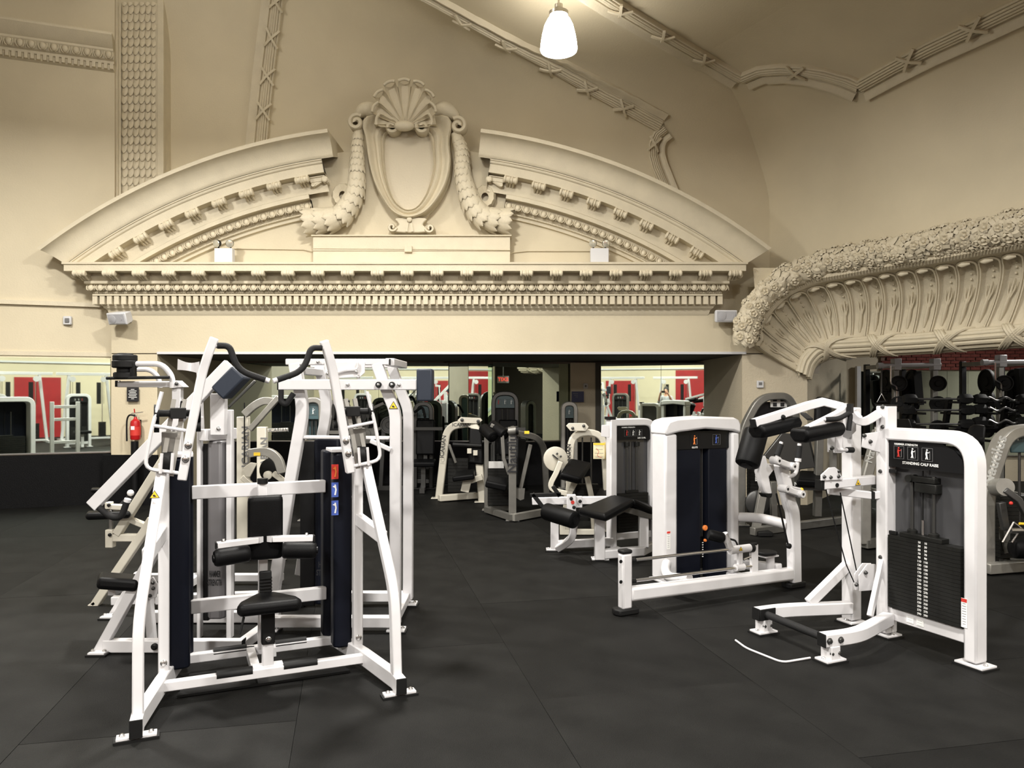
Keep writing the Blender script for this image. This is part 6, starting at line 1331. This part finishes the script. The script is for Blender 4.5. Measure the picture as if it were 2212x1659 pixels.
# ================================================================ FURTHER TOWERS IN THE RECESS
def small_tower(px0, px1, ytop, D, label, m, panel='black_plastic', seat=True, name='weight_machine', group=None, placard='teal'):
    a, b = P(px0, 0, D), P(px1, 0, D); a.z = b.z = 0; h = P(px0, ytop, D).z
    t = thing(name, label, 'gym machine', (a + b) / 2, group)
    arch_tower(t, a, b, h, .07, .14, m, .16, panel=panel, nplates=12, plh=.035, placard=placard, placard_h=.2, nums=False)
    if seat:
        c = (a + b) / 2 + Vector((.05, -.45, 0)); cushion(t, 'seat', [c + Vector((-.2, -.2, .5)), c + Vector((.2, -.2, .5)), c + Vector((.18, .2, .52)), c + Vector((-.18, .2, .52))], .08)
        cushion(t, 'back_pad', [c + Vector((-.15, .2, .58)), c + Vector((.15, .2, .58)), c + Vector((.15, .27, 1.15)), c + Vector((-.15, .27, 1.15))], .08)
        MB().bar([c + UP * .44, c + UP * .04], .07, .07, up=YV).build('seat_post', m, t); MB().bar([c + UP * .05 + Vector((0, -.2, 0)), (a + b) / 2 + UP * .05], .08, .08).build('base_bar', m, t)
        MB().tube(fillet([c + Vector((-.28, .2, 1.0)), c + Vector((-.28, -.1, 1.05)), c + Vector((-.28, -.2, .8))], .06, 4), .02, 8).build('handle_grip', 'grip', t); MB().bar([c + Vector((-.28, .25, 1.0)), c + Vector((.28, .25, 1.0))], .05, .05).build('handle_bar', m, t); MB().bar([c + Vector((0, .3, .5)), c + Vector((0, .3, 1.1))], .06, .06, up=YV).build('back_post', m, t)
    return t
small_tower(660, 697, 864, 9.4, 'silver tower with blue-green panel seen past the high row frame', 'silver_light', 'teal', False)
small_tower(712, 752, 868, 11.4, 'dark grey weight tower by the recess mirror, left of the rear post', 'silver')
small_tower(898, 932, 872, 12.5, 'dark grey weight tower below the hanging counterweight', 'dark_steel')
small_tower(1066, 1116, 850, 12.4, 'tall dark grey tower just right of the mirror pier', 'dark_steel')
small_tower(1216, 1243, 872, 12.5, 'slim silver tower before the painted pier', 'silver_light', seat=False)
# plate-loaded levers with round discs, low before the recess mirror
def lever_unit(px, py, D, label):
    c = P(px, py, D); t = thing('plate_lever', label, 'gym machine', (c.x, D, 0))
    MB().bar([Vector((c.x - .1, D, .04)), Vector((c.x - .05, D, c.z))], .06, .06, up=YV).build('post', 'dark_steel', t); MB().bar([Vector((c.x - .35, D, .04)), Vector((c.x + .35, D, .04))], .07, .07).build('base_bar', 'dark_steel', t)
    vbar(t, 'lever', [c + Vector((-.35, -.05, -.15)), c + Vector((.45, -.05, .22))], .05, .05, 'silver'); plate_disc(t, c + Vector((-.3, -.1, -.12)), (0, 1, 0), .16, .05, 'silver'); plate_disc(t, c + Vector((.05, -.1, .02)), (0, 1, 0), .14, .05, 'dark_steel')
    MB().tube(fillet([c + Vector((.45, -.05, .22)), c + Vector((.6, -.2, .32)), c + Vector((.65, -.3, .15))], .08, 4), .022, 8).build('handle_grip', 'grip', t)
lever_unit(836, 920, 12.3, 'dark lever machine with round grey discs behind the rear post'); 
lever_unit(770, 900, 12.2, 'dark lever machine seen through the high row frame')
# ================================================================ SIDE ROOM: MIRROR, RACKS, BARBELLS
mirror('mirror below the brick band in the side room', [(6.17, 13.5), (P(2046, 0, 13.5).x, 13.5), (P(2091, 0, 13.5).x, 13.5), (11.4, 13.5)], .45, 1.96)
struct(MB().span((6.10, 13.42, .0), (6.17, 13.5, 2.05)).build('trim_24', 'plastic_white'))
DRK = 11.2
def rack(label, x0, x1, ytop, D, ext, m='silver_light'):
    t = thing('power_rack', label, 'rack', (P((x0 + x1) / 2, 0, D).x, D, 0), 'racks in the side room')
    for x in (x0, x1):
        for dy in (0, .9):
            q = P(x, ytop, D); MB().bar([Vector((q.x, D + dy, .03)), Vector((q.x, D + dy, q.z + .05))], .075, .075, up=YV).build('upright', m if dy == 0 else 'black_plastic', t, bevel=.005)
        MB().bar([Vector((q.x, D, .05)), Vector((q.x, D + .9, .05))], .07, .07).build('base_bar', m, t); MB().bar([Vector((q.x, D, q.z)), Vector((q.x, D + .9, q.z))], .07, .06).build('side_bar', m, t)
        MB().box(Vector((q.x, D - .02, q.z + .02)), (.11, .12, .17)).build('bracket', 'white', t, bevel=.008)
        for z_ in (1.75, 1.45, 1.1): plate_disc(t, Vector((q.x + (.09 if x == x0 else -.09), D + .45, z_)), (1, 0, 0), .19, .05, 'rubber'); plate_disc(t, Vector((q.x, D - .1, z_ - .03)), (.25, 1, 0), .115, .05, 'rubber')
    a, b = P(x0 - ext, ytop, D - .05), P(x1 + 14, ytop - 2, D - .05); MB().cyl(a, b, .032, 12).build('top_bar', 'white', t); MB().cyl(a + Vector((-.02, 0, 0)), a + Vector((.06, 0, 0)), .045, 12).build('bar_knob', 'white', t)
    MB().tube(fillet([P(x0 - 10, ytop, D - .1), P(x0 - 10, ytop + 40, D - .1), P(x0 + 3, ytop + 44, D - .1), P(x0 + 3, ytop + 90, D - .1)], .05, 3), .012, 8).build('hook_bar', 'steel', t)
    MB().bar([P(x0 + 20, ytop + 30, D + .5), P(x0 + 24, ytop + 95, D + .5)], .16, .1, up=YV).build('hanging_strap', 'rubber', t); MB().bar([P(x0 + 44, ytop + 12, D + .3), P(x0 + 50, ytop + 85, D + .3)], .12, .1, up=YV).build('hanging_strap', 'rubber', t)
    return t
rack('white-topped power rack nearest the cove, black discs on its posts', 1934, 2018, 790, DRK, 36); rack('power rack at the right edge behind the silver machine', 2160, 2250, 783, DRK - .3, 36)
# cable attachments hanging from the near rack
t = thing('pulldown_attachment', 'triangular steel cable handle hanging beside the near power rack', 'attachment', P(1904, 850, DRK - .3)); MB().tube([P(1904, 850, DRK - .3), P(1895, 868, DRK - .3), P(1914, 868, DRK - .3)], .009, 6, closed=True).build('triangle', 'steel', t); MB().cyl(P(1895, 868, DRK - .3), P(1914, 868, DRK - .3), .016, 8).build('grip', 'rubber', t); MB().tube([P(1904, 850, DRK - .3), P(1904, 792, DRK - .06)], .010, 6).build('strap', 'steel', t)
# fixed barbells on their tiered rack
DB = 10.2
t = thing('barbell_rack', 'black tiered rack holding fixed barbells in the side room', 'rack', (P(2050, 0, DB).x, DB + .2, 0))
for x in (1988, 2062, 2142, 2188):
    q = P(x, 860, DB); MB().bar([Vector((q.x, DB + .5, .03)), Vector((q.x, DB + .12, q.z))], .06, .07, up=YV).build('upright', 'black_plastic', t); MB().bar([Vector((q.x, DB - .1, .03)), Vector((q.x, DB + .6, .03))], .07, .05).build('base_bar', 'black_plastic', t)
    for k, y_ in enumerate((866, 890, 919, 950)): e = P(x, y_ + 3, DB); MB().bar([Vector((e.x, DB - .1 + .0, e.z)), Vector((e.x, DB + .3, e.z))], .05, .03).build('cradle', 'black_plastic', t)
MB().bar([P(1988, 930, DB + .3), P(2188, 930, DB + .3)], .05, .06).build('cross_bar', 'black_plastic', t)
def barbell(x0, x1, y, label, ez=False):
    t = thing('fixed_barbell', label, 'barbell', P((x0 + x1) / 2, y, DB), 'fixed barbells on the tiered rack'); a, b = P(x0, y, DB), P(x1, y, DB); n = 24
    pts = [a.lerp(b, k / n) + UP * (.022 * math.sin(k / n * math.pi * 4) if ez else 0) for k in range(n + 1)]; MB().tube(pts, .014, 8).build('bar', 'steel', t)
    for q, s in ((a, -1), (b, 1)): MB().lathe(q, (s, 0, 0), [(.045, -.02), (.062, 0), (.07, .03), (.07, .12), (.06, .15), (.03, .155)], 6).build('head', 'rubber', t)
for i, (x0, x1, y, z_) in enumerate(((1972, 2078, 886, False), (1972, 2076, 916, False), (1976, 2074, 862, False), (1972, 2076, 946, False), (2128, 2200, 884, True), (2128, 2200, 911, True), (2128, 2200, 862, True))):
    barbell(x0, x1, y, ('straight' if not z_ else 'wavy curl') + ' barbell with black heads, ' + ('second tier of the left bay', 'third tier of the left bay', 'top tier of the left bay', 'bottom tier of the left bay', 'second tier of the right bay', 'bottom tier of the right bay', 'top tier of the right bay')[i], z_)
# ================================================================ THE HALL BEHIND THE VIEWER (seen in the mirrors)
CABLE = None
def cable_station(x, y, lab):
    t = thing('cable_station', lab, 'gym machine', (x, y, 0), 'white cable stations in the hall behind the viewer'); o = Vector((x, y, 0))
    for sx in (-.75, .75):
        vbar(t, 'leg', [o + Vector((sx, 0, .03)), o + Vector((sx * .72, 0, 2.15))], .08, .08)
        MB().bar([o + Vector((sx, -.5, .04)), o + Vector((sx, .5, .04))], .08, .07).build('foot_bar', 'white', t)
        stack(t, o + Vector((sx * .62, -.2, 0)), (1, 0, 0), .2, .14, .1, 10, .05, nums=False); MB().cyl(o + Vector((sx * .62, -.2, .5)), o + Vector((sx * .62, -.2, 2.1)), .012, 8).build('guide_rod', 'steel', t); MB().lathe(o + Vector((sx * .6, .06, 2.0)), (0, 1, 0), [(.09, 0), (.09, .03)], 14).build('pulley_wheel', 'white', t)
        MB().tube([o + Vector((sx * .6, .08, 1.95)), o + Vector((sx * .6, .08, 1.2))], .006, 6).build('cable', 'rubber', t); MB().bar([o + Vector((sx * .4, .1, 1.2)), o + Vector((sx * .4, .1, 1.9))], .12, .06, up=YV).build('shroud', 'rubber', t)
    vbar(t, 'top_bar', [o + Vector((-.9, 0, 2.17)), o + Vector((.9, 0, 2.17))], .09, .09); vbar(t, 'low_bar', [o + Vector((-.75, 0, .08)), o + Vector((.75, 0, .08))], .06, .06)
for i, (x, y) in enumerate(((-6.6, -4.6), (-4.6, -4.9), (-2.7, -4.9), (-.6, -5.2), (1.6, -5.2), (4.2, -4.4))): cable_station(x, y, 'white cable station in the hall behind the viewer')
def hall_tower(x, y, h, m, pn, lab):
    t = thing('weight_machine', lab, 'gym machine', (x, y, 0), 'weight towers in the hall behind the viewer'); arch_tower(t, (x + .28, y, 0), (x - .28, y, 0), h, .08, .16, m, .15, panel=pn, nplates=12, plh=.035, placard='black_plastic', nums=False)
    c = Vector((x, y + .5, 0)); cushion(t, 'seat', [c + Vector((-.2, -.2, .5)), c + Vector((.2, -.2, .5)), c + Vector((.2, .2, .5)), c + Vector((-.2, .2, .5))], .08); MB().bar([c + UP * .44, c + UP * .04], .07, .07, up=YV).build('seat_post', m, t); MB().bar([c + UP * .05, c + Vector((0, -.5, .05))], .07, .07).build('base_bar', m, t)
for i, (x, y, h, m_) in enumerate(((-3.6, -1.8, 1.5, 'white'), (-2.2, -2.6, 1.5, 'silver'), (1.6, -2.4, 1.55, 'white'), (2.9, -1.6, 1.5, 'silver'), (-5.6, -2.0, 1.5, 'white'))): hall_tower(x, y, h, m_, 'black_plastic', 'weight tower in the hall behind the viewer')
t = thing('seated_row_machine', 'white arch machine with dark panel reflected in the left wall mirror', 'gym machine', (-6.2, 5.5, 0)); arch_tower(t, (-5.85, 5.2, 0), (-6.75, 5.5, 0), 1.45, .1, .2, 'white', .14, panel='navy', nplates=14, plh=.04, placard=None)
t = thing('step_frame', 'white ladder-like frame reflected in the left wall mirror', 'gym machine', (-5.3, 5.6, 0))
for z_ in (.08, .6, 1.05, 1.3): vbar(t, 'rung', [Vector((-5.55, 5.6, z_)), Vector((-5.1, 5.6, z_))], .06, .05)
for x in (-5.55, -5.1): vbar(t, 'upright', [Vector((x, 5.6, .02)), Vector((x, 5.6, 1.4))], .07, .07)
struct(MB().span((X_(690, 26.4 + 8), ROOM_Y0 + .01, 2.6), (ROOM_X1, ROOM_Y0 + .06, 2.66)).build('trim_25', 'plastic_white'))

# exit sign hanging in the side room, seen reversed in the mirror beside the painted pier
ec = Vector((7.4, 5.2, 1.98)); ex = Vector((-.71, -.704, 0)); en = Vector((-.704, .71, 0))
t = thing('exit_sign', 'white exit sign with red letters, reflected beside the folded mirror pier', 'sign', ec); MB().box(ec, (.36, .05, .22), Matrix((ex, -en, UP)).transposed()).build('housing', 'plastic_white', t, bevel=.005)
text('lettering', 'EXIT', .16, 'exit_red', t, frame(ec + en * .027, ex, UP, en), .001); MB().cyl(ec + UP * .1, ec + UP * 1.03, .01, 8).build('stem', 'steel', t)
# ================================================================ THE PHOTOGRAPHER (seen only in the mirrors)
def skin_obj(name, verts, edges, m, parent, sub=2, root=0):
    me = bpy.data.meshes.new(name); o_ = rootloc(parent); me.from_pydata([(Vector(p) - o_)[:] for p, r in verts], edges, []); me.materials.append(MATS[m])
    o = bpy.data.objects.new(name, me); COL.objects.link(o); o.parent = parent
    md = o.modifiers.new('skin', 'SKIN'); md.use_smooth_shade = True
    for i, (p, r) in enumerate(verts):
        sv = me.skin_vertices[0].data[i]; sv.radius = r if isinstance(r, tuple) else (r, r); sv.use_root = (i == root)
    s_ = o.modifiers.new('sub', 'SUBSURF'); s_.levels = sub; s_.render_levels = sub
    return o
BX, BY = -.02, -.46
t = thing('person', 'person in a light grey top holding up a phone, seen in the angled mirror', 'person', (BX, BY, 0))
def b_(x, y, z): return Vector((BX + x, BY + y, z))
vs = [(b_(0, 0, .98), (.15, .11)), (b_(0, 0, 1.15), (.13, .10)), (b_(0, 0, 1.32), (.15, .11)), (b_(0, .0, 1.42), (.09, .08)), (b_(0, .02, 1.50), .052), (b_(0, .04, 1.58), (.07, .085)), (b_(0, .045, 1.67), (.072, .09))]
es = [(0, 1), (1, 2), (2, 3), (3, 4), (4, 5), (5, 6)]
for s in (-1, 1):
    i = len(vs); vs += [(b_(s * .17, 0, 1.40), .058), (b_(s * .25, .08, 1.22), .045), (b_(s * .20, .25, 1.36), .038), (b_(s * .125, .41, 1.555), .028), (b_(s * .11, .43, 1.59), (.036, .022))]; es += [(3, i), (i, i + 1), (i + 1, i + 2), (i + 2, i + 3), (i + 3, i + 4)]
    i = len(vs); vs += [(b_(s * .09, 0, .88), .088), (b_(s * .10, .01, .52), .06), (b_(s * .10, -.01, .12), .042), (b_(s * .105, .03, .05), .04), (b_(s * .11, .14, .035), .032)]; es += [(0, i), (i, i + 1), (i + 1, i + 2), (i + 2, i + 3), (i + 3, i + 4)]
skin_obj('body', vs, es, 'skin', t)
for s in (-1, 1):
    for k in range(4): skin_obj('finger', [(b_(s * .11, .43, 1.565 + k * .019), .009), (b_(s * .105, .462, 1.568 + k * .019), .0085), (b_(s * .088, .468, 1.57 + k * .018), .008), (b_(s * (.070 + .004 * (k % 2)), .462, 1.57 + k * .018), .007)], [(0, 1), (1, 2), (2, 3)], 'skin', t, 1)
    skin_obj('thumb', [(b_(s * .112, .425, 1.585), .011), (b_(s * .095, .405, 1.605), .010), (b_(s * .07, .418, 1.61), .008)], [(0, 1), (1, 2)], 'skin', t, 1)
sv = [(b_(0, 0, .93), (.17, .13)), (b_(0, 0, 1.15), (.15, .12)), (b_(0, 0, 1.32), (.165, .125)), (b_(0, 0, 1.425), (.10, .09))]; se = [(0, 1), (1, 2), (2, 3)]
for s in (-1, 1): i = len(sv); sv += [(b_(s * .17, 0, 1.40), .072), (b_(s * .25, .08, 1.22), .058), (b_(s * .225, .17, 1.29), .052)]; se += [(3, i), (i, i + 1), (i + 1, i + 2)]
skin_obj('shirt', sv, se, 'shirt', t)
tv_ = [(b_(0, 0, .96), (.165, .125))]; te = []
for s in (-1, 1): i = len(tv_); tv_ += [(b_(s * .09, 0, .86), .103), (b_(s * .10, .01, .52), .075), (b_(s * .10, -.01, .12), .062)]; te += [(0, i), (i, i + 1), (i + 1, i + 2)]
skin_obj('trousers', tv_, te, 'ink_black', t)
hr = MB(); hr.sphere(b_(0, .015, 1.665), .105, 16, (.92, 1.02, 1.12)); hr.build('hair', 'hair', t)
fc = MB(); fc.sphere(b_(0, .075, 1.625), .078, 16, (.85, .75, 1.25)); fc.build('face', 'skin', t)
MB().tube([b_(0, .132, 1.66), b_(0, .150, 1.625), b_(0, .138, 1.615)], [.008, .013, .008], 8).build('nose', 'skin', t); MB().tube([b_(-.022, .128, 1.585), b_(0, .134, 1.583), b_(.022, .128, 1.585)], [.003, .006, .003], 6).build('mouth', 'ink_red', t)
for s in (-1, 1): MB().sphere(b_(s * .03, .128, 1.655), .010, 8).build('eye', 'ink_black', t); MB().sphere(b_(s * .088, .03, 1.64), .02, 8, (.4, .8, 1.3)).build('ear', 'skin', t); MB().box(b_(s * .11, .07, .02), (.09, .27, .04)).build('shoe', 'rubber', t, bevel=.015)
ph_ = thing('phone', 'dark phone held up sideways in both hands of the photographer', 'phone', (-.055, -.02, 1.56)); MB().span((-.135, -.022, 1.556), (.022, -.014, 1.632)).build('phone_case', 'black_plastic', ph_, bevel=.003); MB().lathe((0, -.0145, CH), YV, [(.008, 0), (.008, .002)], 14).build('lens_ring', 'dark_steel', ph_)
